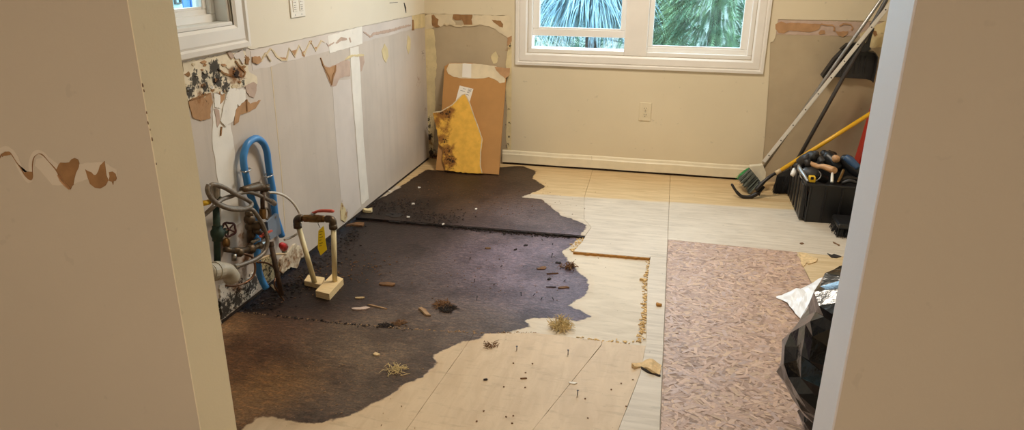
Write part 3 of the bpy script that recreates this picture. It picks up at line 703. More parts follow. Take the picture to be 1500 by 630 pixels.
SB = [((560, 310), .34, (32, 22, 17)), ((520, 330), .2, (30, 22, 18)), ((700, 285), .28, (66, 48, 36)), ((620, 268), .25, (52, 38, 26)), ((760, 262), .18, (60, 44, 30)), ((470, 400), .22, (40, 28, 24)),
      ((440, 440), .2, (54, 38, 32)), ((760, 390), .3, (100, 88, 100)), ((600, 400), .28, (68, 58, 56)), ((420, 560), .13, (112, 80, 44)), ((365, 525), .14, (84, 58, 38)), ((350, 600), .13, (112, 84, 56)),  # the violet tones also hold some daylight sheen in the stain colour
      ((560, 510), .25, (92, 76, 60)), ((500, 590), .2, (76, 62, 50)), ((650, 480), .25, (80, 68, 62)), ((740, 320), .25, (84, 72, 74)), ((840, 440), .15, (82, 72, 84)), ((330, 480), .1, (150, 116, 82)), ((400, 480), .14, (84, 60, 44)), ((600, 545), .15, (86, 70, 54)), ((415, 425), .18, (30, 22, 20)), ((480, 372), .18, (34, 25, 22)), ((530, 350), .2, (44, 34, 32)), ((600, 345), .2, (56, 46, 46)), ((660, 300), .2, (58, 42, 32)), ((450, 620), .12, (66, 54, 46)), ((630, 525), .08, (70, 58, 50))]
SBW = [(F(*p)[:2], r, np.array(S(*[min(255, v*1.17) for v in c])[:3])) for p, r, c in SB]
def stain_sheen_col(P):
    w = np.zeros(len(P))+1e-4; c = np.outer(w, np.array(S(76, 64, 60)[:3]))
    for q, r, cc in SBW:
        k = np.exp(-((P[:, 0]-q[0])**2+(P[:, 1]-q[1])**2)/(r*r))*(3. if cc.sum() < .09 else 1.); w += k; c += np.outer(k, cc)
    c /= w[:, None]; return np.hstack([c, np.ones((len(P), 1))])
def fresh(P): return np.clip((P[:, 1]-4.16-.05*P[:, 0])/.12+.5, 0, 1)
aF = {'stain': stain_sdf, 'stain_sheen_col': stain_sheen_col, 'fresh': fresh}
TH = .014                                             # thickness of the top layer
def mapFl(u, v, h): return (u, v, h)
floor = tag(sheet('floor', [(-1.75, 1.1), (XR, 1.1), (XR, YB+.05), (-1.75, YB+.05)], mapFl, -TH, M_plyD, None, .025, (), aF, h0=-.06), kind='structure')
slab('floor_hall', (-3.2, -2.6, -.06), (XR+.8, 1.1, 0), M_hallfloor)
def panel(poly, m, z=0., cell=.025, seed=1, amp=.0006, name='subfloor_panel'):
    return sheet(name, rough(poly, amp, .05, seed), mapFl, z, m, floor, cell, (), aF, h0=-TH)
g = .0012
YS = lambda x: 3.468+(x+1.66)*.022                     # front edge of the back sheets
panel([(XL+.003, YS(XL)), (-1.15, YS(-1.15)), (-.80, YS(-.8)), (-.368, 3.494), (-.352, 3.63), (-.405, 3.74), (-.452, 4.14), (-.47, YB), (XL+.003, YB)], M_plyA, seed=1)
panel([(-.398, 3.268), (-.30, 3.268), (-.022, 3.275), (-.0185, 3.295), (.06-g, 3.30), (.06-g, YB), (-.47+g, YB), (-.452+g, 4.14), (-.405+g, 3.74), (-.352+g, 3.63), (-.368+2*g, 3.494), (-.372, 3.40)], M_plyB, seed=2)
panel([(.06+g, 3.543), (.69, 3.522), (XR, 3.50), (XR, YB), (.06+g, YB)], M_plyB, seed=3)
panel([(-.0185, 3.293), (-.022, 3.0), (-.012, 2.7), (-.004, 2.443), (-.015, 2.216), (-.066, 1.875), (-.17, 1.2), (.06-g, 1.2), (.06-g, 3.298)], M_plyB, seed=4)
panel([(.69+g, 3.52), (.71, 3.15), (.74, 1.2), (XR, 1.2), (XR, 3.498)], M_plyE, seed=5)
S1 = [(XL+.003, 2.30), (-1.2, 2.304), (-1.0, 2.315), (-.80, 2.34), (-.665, 2.352)]
panel(S1+[(-.668, 2.292), (-.709, 1.736), (-.75, 1.2), (XL+.003, 1.2)], M_plyC, seed=6)
panel([(-.665+g, 2.352), (-.43, 2.413), (-.17-g, 2.410), (-.17-g, 2.38), (-.327, 1.814), (-.50, 1.2), (-.75+g, 1.2), (-.709+g, 1.736), (-.668+g, 2.292)], M_plyC, seed=7)
panel([(-.17+g, 2.410), (-.01, 2.412), (-.004-g, 2.443-.03), (-.015-g, 2.216), (-.066-g, 1.875), (-.17-g, 1.2), (-.50+g, 1.2), (-.327+g, 1.814), (-.17+g, 2.38)], M_plyC, seed=8)
# strand board: a sheet whose pressed flakes are real chips
osb = sheet('strand_board', [(.062, 1.2), (.737, 1.2), (.709, 3.15), (.688, 3.521), (.062, 3.541)], mapFl, -.0006, M_osb, floor, None, (), None, h0=-TH)
def flakes():
    rg = np.random.default_rng(4); m, nt, b = newmat('osb_strands')
    a = attr_(nt, 'tone').outputs['Color']; p = nd(nt, 'ShaderNodeNewGeometry').outputs['Position']
    n1 = noise_(nt, p, 140, 3); c = mixc(nt, math_(nt, 'MULTIPLY', ramp01(nt, n1, .4, .7), .3), a, mixc(nt, 1., a, (.72, .66, .62, 1), 'MULTIPLY'))
    nt.links.new(c, b.inputs['Base Color']); b.inputs['Roughness'].default_value = .5
    V, Fc, T = [], [], []
    pal = np.array([S(*c)[:3] for c in ((204, 178, 154), (196, 170, 148), (212, 188, 164), (186, 160, 140), (196, 174, 160), (204, 180, 146), (178, 152, 134), (190, 174, 168), (150, 124, 106))])
    pal = (pal*.6+pal.mean(0)*.4)*np.array([.93, .84, .82])
    N = 7000
    ys = 1.75+rg.random(N)**.8*1.8
    for i in range(N):
        y = ys[i]; xr = .737-(y-1.2)*.0165-.002; x = .064+rg.random()*(xr-.064)
        L_, w = rg.uniform(.018, .075), rg.uniform(.004, .018); an = rg.normal(0.4, 1.1)
        ca, sa = math.cos(an), math.sin(an); zz = rg.uniform(-.0004, .0009); tl = rg.normal(0, .0003)
        k = len(V)
        q = [(-1, -.3), (-.7, -1), (.75, -.9), (1, .2), (.6, 1), (-.8, .8)]
        ok = []
        for (a_, b_) in q:
            px_, py_ = x+ca*a_*L_/2-sa*b_*w/2, y+sa*a_*L_/2+ca*b_*w/2
            px_ = min(max(px_, .0625), xr); py_ = min(py_, 3.54-(px_-.062)*.03)
            ok.append((px_, py_, zz+tl*a_))
        V += ok; Fc.append(tuple(range(k, k+6)))
        c = pal[rg.integers(len(pal))]*rg.uniform(.82, 1.12); T += [(c[0], c[1], c[2], 1)]*6
    return mobj('pressed_strands', V, Fc, m, osb, False, {'tone': np.array(T)})
tag(flakes(), kind='stuff')
# raw splintered edges of the cut-out
def crumbs(name, line, n, size, m, seed, spread=.012, z=0., lift=.01):
    rg = random.Random(seed); b = MB()
    P = [np.array(p) for p in line]
    for i in range(n):
        k = rg.randrange(len(P)-1); t = rg.random(); c = P[k]*(1-t)+P[k+1]*t
        c = np.array([c[0]+rg.gauss(0, spread), c[1]+rg.gauss(0, spread), z+abs(rg.gauss(0, lift))*.5])
        s = size*rg.uniform(.4, 1.4); R = Matrix.Rotation(rg.uniform(0, 6.3), 4, 'Z') @ Matrix.Rotation(rg.uniform(-.5, .5), 4, 'X')
        b.box((-s, -s*.4, 0), (s, s*.4, s*.5), 0, Matrix.Translation(c) @ R)
    return b, name, m
def crumbpart(*a, **k):
    b, n_, m = crumbs(*a, **k); o = b.build(n_, m, floor); o['kind'] = 'stuff'; return o
sheet('raw_panel_edge', rough([(-.40, 3.262), (-.30, 3.262), (-.025, 3.268), (-.022, 3.276), (-.30, 3.270), (-.398, 3.270)], .004, .012, 3), mapFl, -.002, M_edge, floor, h0=-TH)
sheet('raw_panel_edge', rough([(XL+.2, YS(-1.46)-.008), (-1.1, YS(-1.1)-.008), (-.37, 3.482), (-.366, 3.496), (-1.1, YS(-1.1)+.001), (XL+.2, YS(-1.46)+.002)], .005, .015, 4), mapFl, -.003, M_rot, floor, h0=-TH)
crumbpart('edge_splinters', [(-.025, 3.26), (-.03, 3.0), (-.02, 2.7), (-.03, 2.46)], 150, .006, M_edgep, 1, spread=.006, z=-TH, lift=.006)
crumbpart('edge_splinters', [(-.03, 2.46), (-.14, 2.43), (-.3, 2.44)], 40, .005, M_edgep, 2, spread=.005, z=-TH, lift=.005)
crumbpart('edge_splinters', [(-.37, 3.47), (-.39, 3.40), (-.40, 3.28)], 60, .006, M_edgep, 3, spread=.014, z=-TH, lift=.006)
crumbpart('rotten_crumbs', [(-1.2, 3.46), (-.8, 3.47), (-.45, 3.47)], 260, .0045, M_rot, 4, spread=.012, z=-TH, lift=.008)
crumbpart('rotten_crumbs', [(-1.62, 3.6), (-1.45, 3.75), (-1.3, 3.55), (-1.1, 3.6)], 420, .0042, M_rot, 5, spread=.06, z=0, lift=.008)
crumbpart('rotten_crumbs', [(-1.63, 2.35), (-1.6, 2.6), (-1.55, 2.9), (-1.62, 3.3)], 520, .0048, M_dirt, 6, spread=.05, z=-TH, lift=.012)
crumbpart('rotten_crumbs', [(-1.6, 2.6), (-1.45, 2.7), (-1.3, 2.9)], 220, .0038, M_chipd, 7, spread=.09, z=-TH, lift=.006)
crumbpart('edge_splinters', [(-1.64, 2.31), (-1.2, 2.312), (-.8, 2.345), (-.62, 2.37), (-.43, 2.42)], 170, .0035, M_chipm, 8, spread=.004, z=-.004, lift=.004)
crumbpart('rotten_crumbs', [(-1.5, 2.305), (-1.2, 2.308), (-.9, 2.325)], 120, .004, M_rot, 9, spread=.006, z=-.004, lift=.006)
crumbpart('floor_grit', [(-1.5, 3.9), (-1.2, 4.1), (-.9, 3.7), (-.7, 4.2)], 260, .0028, M_chipd, 10, spread=.12, z=0, lift=.002)
crumbpart('floor_grit', [(-1.3, 2.0), (-1.0, 2.1), (-.9, 1.9), (-1.2, 1.8)], 120, .0024, M_chipm, 11, spread=.12, z=0, lift=.002)
crumbpart('floor_grit', [(-1.2, 2.9), (-.8, 2.8), (-.5, 3.0), (-.9, 3.2)], 200, .0024, M_chipd, 12, spread=.14, z=-TH, lift=.002)
def hole(px_, rx, ry, seed, depth=.05, label='rotten_hole'):
    rg = random.Random(seed); c = F(*px_); z = .0015 if c[1] > 3.47 else -TH+.0015
    pts = [(c[0]+rx*math.cos(a)*rg.uniform(.75, 1.15), c[1]+ry*math.sin(a)*rg.uniform(.75, 1.15)) for a in np.arange(0, 6.28, .35)]
    sheet('rotten_patch', pts, mapFl, z, M_rot, floor, h0=z-.004)
hole((578, 315), .055, .04, 3)
# ------------------------------------------------------------------ sheets leaning in the corner
P0 = np.array([0, 4.462, 0.]); dirv = np.array([0, 4.735-4.462, .64]); dirv /= np.linalg.norm(dirv)
nb = np.array([0, -dirv[2], dirv[1]])
def mapBd(off): return lambda u, v, h: tuple(np.array([u, 0, 0])+P0+dirv*v+nb*(h+off))
def pxBd(pts, off=0.):
    o = []
    for p in pts:
        q = onp(*p, P0+nb*off, nb); o.append((q[0], np.dot(q-P0, dirv)-0*off))
    return o
kb = lambda pts: crop(600, 100, 3.706, pts)
t = thing('fibreboard_sheet', 'brown fibreboard sheet with torn white top leaning in the corner', 'board', (-1.29, 4.46, 0))
bp = pxBd([(639, 251), (648, 160), (652, 98), (660, 93), (690, 93), (742, 101), (741, 125), (731, 257)])
bp[0] = (bp[0][0], .004); bp[-1] = (bp[-1][0], .004)
sheet('board', bp, mapBd(0.), .014, M_board, t, h0=.0, attrs=None)
sheet('white_paper_strip', rough(pxBd(kb([(200, 8), (215, -25), (300, -28), (420, -18), (470, -10), (485, 20), (520, 55), (518, 76), (490, 82), (465, 62), (430, 48), (400, 55), (340, 56), (290, 55), (240, 48), (210, 30)]), .014), .002, .02, 3), mapBd(.014), .0016, M_mudc, t, .03)
sheet('tape_strip', pxBd(kb([(288, -26), (335, -24), (335, 52), (285, 48)]), .016), mapBd(.016), .0006, M_label, t)
sheet('torn_paper_patch', rough(pxBd(kb([(462, -8), (545, 0), (540, 40), (520, 56), (492, 35), (470, 12)]), .014), .003, .02, 4), mapBd(.014), .003, M_kraft, t)
lb = sheet('paper_label', pxBd(kb([(272, 94), (346, 112), (326, 182), (250, 178)]), .014), mapBd(.014), .0010, M_label, t)
for k, ln in enumerate(([(318, 112), (338, 117)], [(316, 118), (336, 123)], [(314, 124), (334, 129)], [(312, 130), (326, 134)], [(308, 142), (322, 146)], [(290, 110), (306, 114)], [(276, 120), (300, 126)])):
    sheet('print_line', pxBd(ribbon(kb(ln), .6), .015), mapBd(.015), .0003, M_inkd, lb)
yp = pxBd(kb([(128, 240), (170, 235), (230, 200), (285, 145), (302, 140), (325, 185), (352, 265), (378, 335), (396, 385), (388, 450), (386, 530), (396, 572), (330, 570), (250, 562), (195, 552), (182, 510), (180, 480), (186, 440), (160, 410), (152, 350), (135, 280)]), .03)
yat = {'mould': gauss([(*pxBd(kb([p]), .03)[0], r, s) for p, r, s in (((215, 500), .05, .52), ((205, 250), .04, .50), ((175, 250), .03, .45), ((190, 390), .04, .45), ((225, 540), .03, .4), ((205, 455), .04, .55))]),
       'rust': gauss([(*pxBd(kb([p]), .03)[0], r, s) for p, r, s in (((205, 245), .06, .95), ((170, 260), .05, .9), ((205, 450), .06, 1.), ((215, 510), .055, 1.), ((175, 380), .05, .85), ((155, 300), .04, .8), ((190, 340), .05, .6))])}
t = thing('fibre_panel_scrap', 'torn yellow fibre panel scrap with dark brown rot stains against the brown sheet', 'panel scrap', (-1.35, 4.44, 0))
sheet('panel', rough(yp, .003, .015, 5), mapBd(.018), .016, M_yb, t, .012, (), yat)
sheet('torn_rim', rough(pxBd(ribbon(kb([(128, 240), (170, 235), (230, 200), (285, 145), (302, 140), (325, 185), (352, 265), (378, 335), (394, 385), (386, 450), (384, 530), (394, 568)]), 1.4), .034), .001, .01, 6), mapBd(.034), .002, M_cream_edge, t)

# ------------------------------------------------------------------ plumbing at the left wall
k3 = lambda pts: crop(290, 190, 2.25, pts)
kh = lambda pts: crop(290, 190, 4.5, pts)
ki = lambda pts: crop(290, 310, 4.2, pts)
km = lambda pts: crop(340, 250, 4.2, pts)
def WP(pts, dx): return [W(x, y, d) for (x, y), d in zip(pts, dx if hasattr(dx, '__len__') else [dx]*len(pts))]
t = thing('blue_hose', 'blue plastic hose bent in a tall arch against the left wall', 'hose', W(385, 415, .05))
hp = kh([(300, 190), (305, 250), (320, 320), (330, 380), (360, 470), (395, 560)])
pth = [(390, 422), (384, 411), (379, 396), (377, 374), (377, 345), (377, 322)]+list(reversed(hp))+kh([(305, 150), (325, 95), (365, 62), (400, 62), (435, 95), (455, 150), (462, 210), (475, 300), (490, 380), (500, 470), (510, 560)])+[(408, 330), (413, 346)]
dx = [.07, .06, .05, .05, .04, .035]+[.03]*6+[.03]*6+[.03, .03, .03, .03, .035]+[.04, .045]
dx = (dx+[.04]*40)[:len(pth)]; dx[-7:] = [.026, .022, .019, .018, .018, .018, .020]
MB().tube(catmull(WP(pth, dx), 5), .0145, 14).build('hose', M_blue, t, True)
for (x, y), ax in ((kh([(315, 265)])[0], 0), (kh([(462, 300)])[0], 0)):
    c = W(x, y, .03); b = MB()
    b.tube([c+np.array([.020*math.cos(a), .020*math.sin(a), .002*math.sin(a)]) for a in np.arange(0, 6.28, .35)], .0028, 6, True)
    b.box(c+np.array([.012, -.036, -.003]), c+np.array([.018, -.016, .003]))
    b.build('clamp', M_steel, t, True)
# braided hoses
t = thing('braided_hose', 'grey braided hose coiled in a loop over the green pipe', 'hose', W(345, 391, .09))
lp = kh([(70, 365), (62, 400), (85, 450), (130, 490), (200, 520), (280, 528), (340, 512), (352, 485), (310, 455), (245, 425), (175, 383), (110, 362), (80, 372), (75, 410), (110, 470), (200, 512), (290, 520), (350, 525)])+[(374, 312)]+ki([(400, 85), (427, 170), (415, 240), (360, 290), (290, 320), (225, 342)])
dz = [.10, .10, .10, .10, .11, .11, .10, .09, .085, .085, .085, .085, .08, .075, .075, .08, .085, .09, .10, .11, .12, .12, .115, .11, .10]
MB().tube(catmull(WP(lp, dz[:len(lp)]), 5), .0085, 10).build('hose', M_braid, t, True)
e = W(*lp[-1], .10); e2 = W(*ki([(245, 335)])[0], .10)
MB().cyl(e, e2, .012, seg=10).build('crimp', M_chrome, t)
t = thing('braided_hose', 'grey braided hose running sideways to a clip beside the blue hose', 'hose', W(338, 288, .06))
hp = kh([(-20, 600), (50, 555), (110, 500), (160, 460), (215, 440), (290, 415), (350, 413), (420, 440), (490, 478)])
MB().tube(catmull(WP(hp, [.07, .07, .08, .075, .07, .075, .08, .07, .06]), 5), .0085, 10).build('hose', M_braid, t, True)
e = WP(kh([(478, 470), (505, 488)]), .06); MB().cyl(e[0], e[1], .012, seg=10).build('clamp', M_steel, t)
# green pipe with wheel valve
t = thing('green_pipe', 'dark green corroded standpipe with a small maroon wheel valve', 'pipe', W(318, 384, .055))
MB().cyl(W(316, 281, .055), W(318.5, 386, .055), .0125, seg=14).build('pipe', M_green, t, True)
b = MB(); b.cyl(W(315.5, 270, .055), W(315.7, 276, .055), .021); b.cyl(W(315.5, 276, .055), W(316, 291, .055), .017); b.build('cap', M_chrome, t)
b = MB(); b.ball(W(318.5, 342, .055), .026, 2, (1, 1, 1.1)); b.cyl(W(318.3, 331, .055), W(318.6, 353, .055), .019); b.cyl(W(318.5, 342, .055), W(331, 338, .065), .012); vb = b.build('valve_body', M_green, t, True)
MB().cyl(W(316, 290, .055), W(324, 292, .075), .010).build('side_fitting', M_green, t)
c = W(335, 336, .075); ax = np.array([.70, -.62, .25]); ax /= np.linalg.norm(ax); u = np.cross(ax, [0, 0, 1]); u /= np.linalg.norm(u); w_ = np.cross(ax, u)
b = MB(); R_ = .026
b.tube([c+R_*(1+.08*math.cos(5*a))*(math.cos(a)*u+math.sin(a)*w_) for a in np.arange(0, 6.28, .2094)], .0042, 8, True)
for k in range(5):
    a = k*1.2566; b.cyl(c, c+R_*(math.cos(a)*u+math.sin(a)*w_), .0032, seg=6)
b.cyl(c-ax*.004, c+ax*.006, .006); b.build('wheel', M_wheel, vb, True)
MB().cyl(W(318.5, 342, .055), c, .005).build('stem', M_bronze, vb)
t = thing('yellow_pipe_plug', 'small yellow plug on a fitting beside the jamb', 'plug', W(301, 297, .06))
b = MB(); b.cyl(W(297, 298, .06), W(306, 296, .06), .010); b.cyl(W(305, 296, .06), W(309, 295, .06), .006); b.build('knob', M_yell, t, True)
MB().cyl(W(308, 295, .06), W(315, 293, .058), .006).build('stub', M_bronze, t)
# valve manifold
t = thing('valve_manifold', 'dark bronze stack of pipe valves and fittings beside the blue hose', 'valve', W(370, 372, .05))
def chain(px_, dx, r): return [W(x, y, dx) for x, y in px_]
b = MB(); b.tube(WP(km([(60, 118), (100, 112), (150, 100), (195, 105)]), .075), [.012, .016, .019, .012], 12); b.ball(W(*km([(160, 98)])[0], .075), .020, 2); b.cyl(W(*km([(140, 95)])[0], .075), W(*km([(140, 76)])[0], .075), .006); b.build('bar_valve', M_bronze, t, True)
b = MB(); b.cyl(W(*km([(200, 95)])[0], .075), W(*km([(222, 120)])[0], .085), .011); b.ball(W(*km([(212, 108)])[0], .08), .015, 2); b.cyl(W(*km([(205, 130)])[0], .08), W(*km([(225, 85)])[0], .08), .005); b.build('stop_valve', M_bronze, t, True)
MB().cyl(W(*km([(186, 110)])[0], .07), W(*km([(188, 240)])[0], .07), .009).build('riser', M_rust, t, True)
b = MB(); b.cyl(W(*km([(187, 235)])[0], .07), W(*km([(188, 262)])[0], .07), .016, seg=6); b.cyl(W(*km([(188, 262)])[0], .07), W(*km([(189, 295)])[0], .07), .014); b.build('union_nut', M_brass, t)
b = MB(); b.tube([W(*km([(213, 265)])[0], .06)+np.array([0, .016*math.cos(a), .024*math.sin(a)]) for a in np.arange(0, 6.28, .35)], .004, 6, True); b.build('ring', M_bronze, t, True)
b = MB(); b.cyl(W(*km([(104, 250)])[0], .06), W(*km([(106, 285)])[0], .06), .018, seg=6); b.cyl(W(*km([(106, 285)])[0], .06), W(*km([(112, 440)])[0], .06), .013)
for q, r in (((108, 300), .024), ((112, 345), .022), ((118, 395), .018)): b.ball(W(*km([q])[0], .06), r, 2)
b.build('valve_column', M_bronze, t, True)
b = MB(); b.cyl(W(*km([(125, 330)])[0], .06), W(*km([(165, 345)])[0], .09), .015); b.ball(W(*km([(150, 340)])[0], .085), .022, 2); b.cyl(W(*km([(140, 365)])[0], .085), W(*km([(175, 385)])[0], .085), .012); b.build('side_valve', M_bronze, t, True)
b = MB(); b.prism(WP(km([(165, 402), (195, 380), (240, 364), (244, 372), (205, 392), (185, 404), (170, 412)]), .10), (1, 0, 0), .006); b.build('lever', M_red, t)
t = thing('wall_stop_valve', 'worn chrome angle stop valves low on the left wall', 'valve', W(360, 370, .07))
b = MB(); b.cyl(W(*ki([(165, 232)])[0], .05), W(*ki([(215, 240)])[0], .06), .011); b.cyl(W(*ki([(215, 240)])[0], .06), W(*ki([(330, 235)])[0], .07), .012); b.ball(W(*ki([(255, 250)])[0], .065), .020, 2); b.ball(W(*ki([(325, 230)])[0], .07), .022, 2); b.build('body', M_bronze, t, True)
b = MB(); b.cyl(W(*ki([(222, 262)])[0], .07), W(*ki([(222, 302)])[0], .07), .0095); b.build('outlet_nozzle', M_chrome, t, True)
b = MB(); b.cyl(W(*ki([(325, 230)])[0], .07), W(*ki([(415, 192)])[0], .10), .011); b.cyl(W(*ki([(375, 212)])[0], .088), W(*ki([(400, 200)])[0], .096), .016); b.cyl(W(*ki([(330, 190)])[0], .075), W(*ki([(375, 170)])[0], .085), .007); b.build('chrome_stem', M_chrome, t, True)
b = MB(); b.ball(W(*ki([(175, 195)])[0], .02), .02, 2, (.6, 1, 1.2)); b.build('rust_lump', M_brass, t, True)
t = thing('drain_elbow', 'large weathered grey-white elbow fitting beside the jamb at the left wall', 'pipe fitting', W(325, 405, .09))
b = MB(); el = catmull([W(*p, d) for p, d in zip(ki([(60, 375), (130, 362), (185, 370), (215, 425)]), (.09, .09, .095, .10))], 5)
b.tube(el, [.030]*(len(el)-4)+[.031, .032, .031, .027], 16); b.build('elbow', M_pvcg, t, True)
b = MB(); b.cyl(W(*ki([(100, 368)])[0], .09), W(*ki([(125, 363)])[0], .09), .036, seg=18); b.cyl(W(*ki([(70, 375)])[0], .09), W(*ki([(100, 368)])[0], .09), .033, seg=18); b.build('collar', M_pvcg, t)
t = thing('splash_box', 'grey blue plastic bracket plate behind the valves', 'plate', W(400, 345, .04))
b = MB(); b.prism(WP(km([(205, 315), (262, 262), (275, 268), (290, 385), (225, 425), (215, 400)]), .046), (1, 0, 0), .010); b.build('panel', M_boxg, t)
b = MB(); b.prism(WP(km([(110, 330), (205, 315), (215, 400), (150, 440), (112, 430)]), .022), (1, 0, 0), .008); b.build('backplate', M_bronze, t)
for q in ((268, 285), (228, 405)): MB().cyl(W(*km([q])[0], .055), W(*km([q])[0], .059), .004, seg=8).build('screw', M_steel, t)
def cable(name, label, pts, dx, r, m, cat='cable', n=6):
    P = catmull(WP(pts, dx), n); o = MB().tube(P, r, 8).build(name, m, None, True); return tag(o, label, cat)
cable('supply_tube', 'thin white tube arching from the valves toward the brass pipe bridge', km([(225, 135), (275, 138), (330, 160), (380, 205), (415, 262)]), [.08, .085, .10, .12, .13], .0055, M_wire, 'tube')
cable('supply_tube', 'short white tube end running behind the cream pipe', km([(322, 425), (360, 412), (400, 388), (425, 360)]), [.06, .07, .09, .10], .0055, M_wire, 'tube')
cable('pale_cable', 'pale cream cable stretched in front of the rusty pipe', ki([(345, 310), (400, 285), (450, 268), (500, 260), (540, 264)]), [.10, .10, .10, .09, .06], .0048, M_cream)
cable('copper_tube', 'thin copper tube curling under the drain elbow', ki([(170, 455), (230, 455), (290, 438), (338, 400), (352, 345), (335, 285), (290, 262), (255, 258)]), [.06, .07, .08, .09, .09, .085, .08, .07], .0045, M_copper, 'tube')
cable('flexible_tube', 'thin brown flexible tube drooping to the stained floor', ki([(365, 312), (420, 316), (462, 340), (478, 390), (470, 450), (500, 505), (528, 548)]), [.08, .09, .10, .11, .12, .13, .14], .004, M_copper, 'tube')
t = thing('rusty_pipe', 'rusty bare pipe stub leaning beside the pale cable', 'pipe', F(413, 432, -TH))
MB().tube([W(*ki([(448, 195)])[0], .10), W(*ki([(478, 340)])[0], .13), W(413, 433, .15)], .0105, 12).build('pipe', M_rust, t, True)
MB().cyl(W(*ki([(446, 186)])[0], .099), W(*ki([(452, 215)])[0], .104), .0125).build('rim', M_rust, t)
t = thing('red_wire_cap', 'small red plastic cap at the wall beside the cream pipe', 'cap', W(415, 362, .06))
b = MB(); c = W(*km([(318, 470)])[0], .05); e = W(*km([(300, 455)])[0], .085)
b.tube([c, c*.5+e*.5, e], [.020, .016, .009], 8); b.build('cap', M_redcap, t, True)
MB().cyl(W(*km([(322, 500)])[0], .05), W(*km([(318, 475)])[0], .05), .012, seg=8).build('collar', M_pvcg, t)
for k, (p, q, r) in enumerate(((ki([(430, 430)])[0], ki([(480, 480)])[0], .006), (ki([(440, 400)])[0], ki([(420, 465)])[0], .004))):
    a_, e_ = F(*p, -TH+.006), F(*q, -TH+.006)
    tag(MB().cyl(a_, e_, r, seg=8).build('pale_splinter', M_chipl), 'pale splinter lying at the wall foot by the '+('rusty pipe' if k == 0 else 'blue hose end'), 'splinter')

# ------------------------------------------------------------------ brass pipe bridge on wooden blocks
ZR = -TH
A = F(490, 412, ZR+.026); Bq = F(461, 411, ZR+.022)
def block(px_, th, label):
    P = [F(*p, ZR) for p in px_]; b = MB(); b.prism(P, (0, 0, 1), th)
    o = mobj('wooden_block', b.v, b.f, M_pine); tag(o, label, 'block', 'pine blocks under the cream pipes')
    return o
o = block([(463, 435), (483, 440), (503.5, 417), (487, 410)], .030, 'longer pine block under the front cream pipe')
o = block([(446, 418), (471, 424), (476, 413), (452, 409)], .022, 'shorter pine block under the rear cream pipe')
t = thing('pipe_bridge', 'brass pipe bridge with red lever valve on two cream plastic legs', 'pipe valve', (A[0], A[1], ZR+.026))
TA = D(488.5, 333, A[1]); TB = D(437.5, 333, Bq[1]+.03)
MB().cyl(F(490.5, 412, ZR+.030), TA, .0115, seg=16).build('leg', M_cpvc, t, True)
MB().cyl(F(461, 414, ZR+.022), TB, .0115, seg=16).build('leg', M_cpvc, t, True)
kv = lambda x, y: (410+x/3.933, 290+y/3.9375)
ya, yb_ = A[1], Bq[1]+.03
def V3(x, y, s): return D(*kv(x, y), yb_*(1-s)+ya*s)
b = MB(); b.cyl(V3(103, 172, 0), V3(101, 150, 0), .0185); b.tube(catmull([V3(101, 155, 0), V3(98, 130, 0), V3(112, 116, .03), V3(130, 117, .1)], 4), .0165, 12); b.build('elbow', M_bronze, t, True)
b = MB(); b.cyl(V3(308, 178, 1), V3(306, 152, 1), .0185); b.tube(catmull([V3(306, 155, 1), V3(303, 130, 1), V3(288, 122, .95), V3(268, 121, .9)], 4), .0165, 12); b.build('elbow', M_bronze, t, True)
MB().cyl(V3(125, 117, .1), V3(272, 122, .9), .012).build('nipple', M_brass, t, True)
b = MB(); b.cyl(V3(143, 118, .2), V3(170, 118, .3), .017, seg=8); b.cyl(V3(172, 118, .33), V3(222, 120, .62), .0175, seg=16); b.cyl(V3(222, 120, .62), V3(250, 121, .8), .0165, seg=8); vb = b.build('valve_body', M_brass, t)
b = MB(); b.cyl(V3(194, 108, .45), V3(193, 85, .45), .007); b.cyl(V3(193, 92, .45), V3(193, 86, .45), .012, seg=6); b.build('valve_stem', M_steel, vb)
hv = [V3(186, 88, .4), V3(215, 78, .6), V3(250, 74, .75), V3(310, 76, 1.05)]
b = MB(); b.tube(catmull(hv, 4), [.005]*3+[.006]*3+[.0075]*3+[.008]*3+[.006], 8); b.build('lever', M_red, vb, True)
tg = [V3(x, y, s) for x, y, s in ((222, 190, .55), (252, 160, .6), (258, 190, .65), (262, 240, .68), (272, 298, .72), (235, 332, .6), (218, 290, .55), (220, 240, .55))]
tgo = MB().prism(tg, (.2, -1, 0), .0012).build('paper_tag', M_tag, t)
for k, yy in enumerate((190, 205, 220, 238, 255, 270)):
    p = [V3(x, y, .6)+np.array([0, -.006, 0]) for x, y in ((230, yy+3), (250-k % 2*6, yy-1), (250-k % 2*6, yy+2), (230, yy+6))]
    MB().prism(p, (.2, -1, 0), .0008).build('print_line', M_ink, tgo)
MB().tube([V3(222, 132, .55), V3(220, 150, .55), V3(232, 172, .58)], .0014, 6).build('tag_wire', M_nail, t)

# ------------------------------------------------------------------ tools in the right corner
def pole(name, p, q, r, m, parent, seg=12): return MB().cyl(p, q, r, seg=seg).build(name, m, parent, True)
def ext(p, q, xw):
    p, q = np.array(p), np.array(q); return p+(q-p)*(xw-p[0])/(q[0]-p[0])
def bristles(name, m, parent, tops, bots, n, r, seed, jit=.006):
    """strands from a root segment to a tip segment"""
    rg = random.Random(seed); b = MB()
    (t0, t1, tw), (q0, q1, qw) = tops, bots
    for i in range(n):
        s, o_ = rg.random(), rg.uniform(-1, 1)
        a = np.array(t0)*(1-s)+np.array(t1)*s+np.array(tw)*o_; c = np.array(q0)*(1-s)+np.array(q1)*s+np.array(qw)*o_
        c = c+np.array([rg.gauss(0, jit), rg.gauss(0, jit), rg.gauss(0, jit*.5)]); c[2] = max(c[2], .001)
        mid = (a+c)/2+np.array([rg.gauss(0, jit*.5)]*3)
        b.tube([a, mid, c], [r, r, r*.5], 4, caps=False)
    return b.build(name, m, parent)
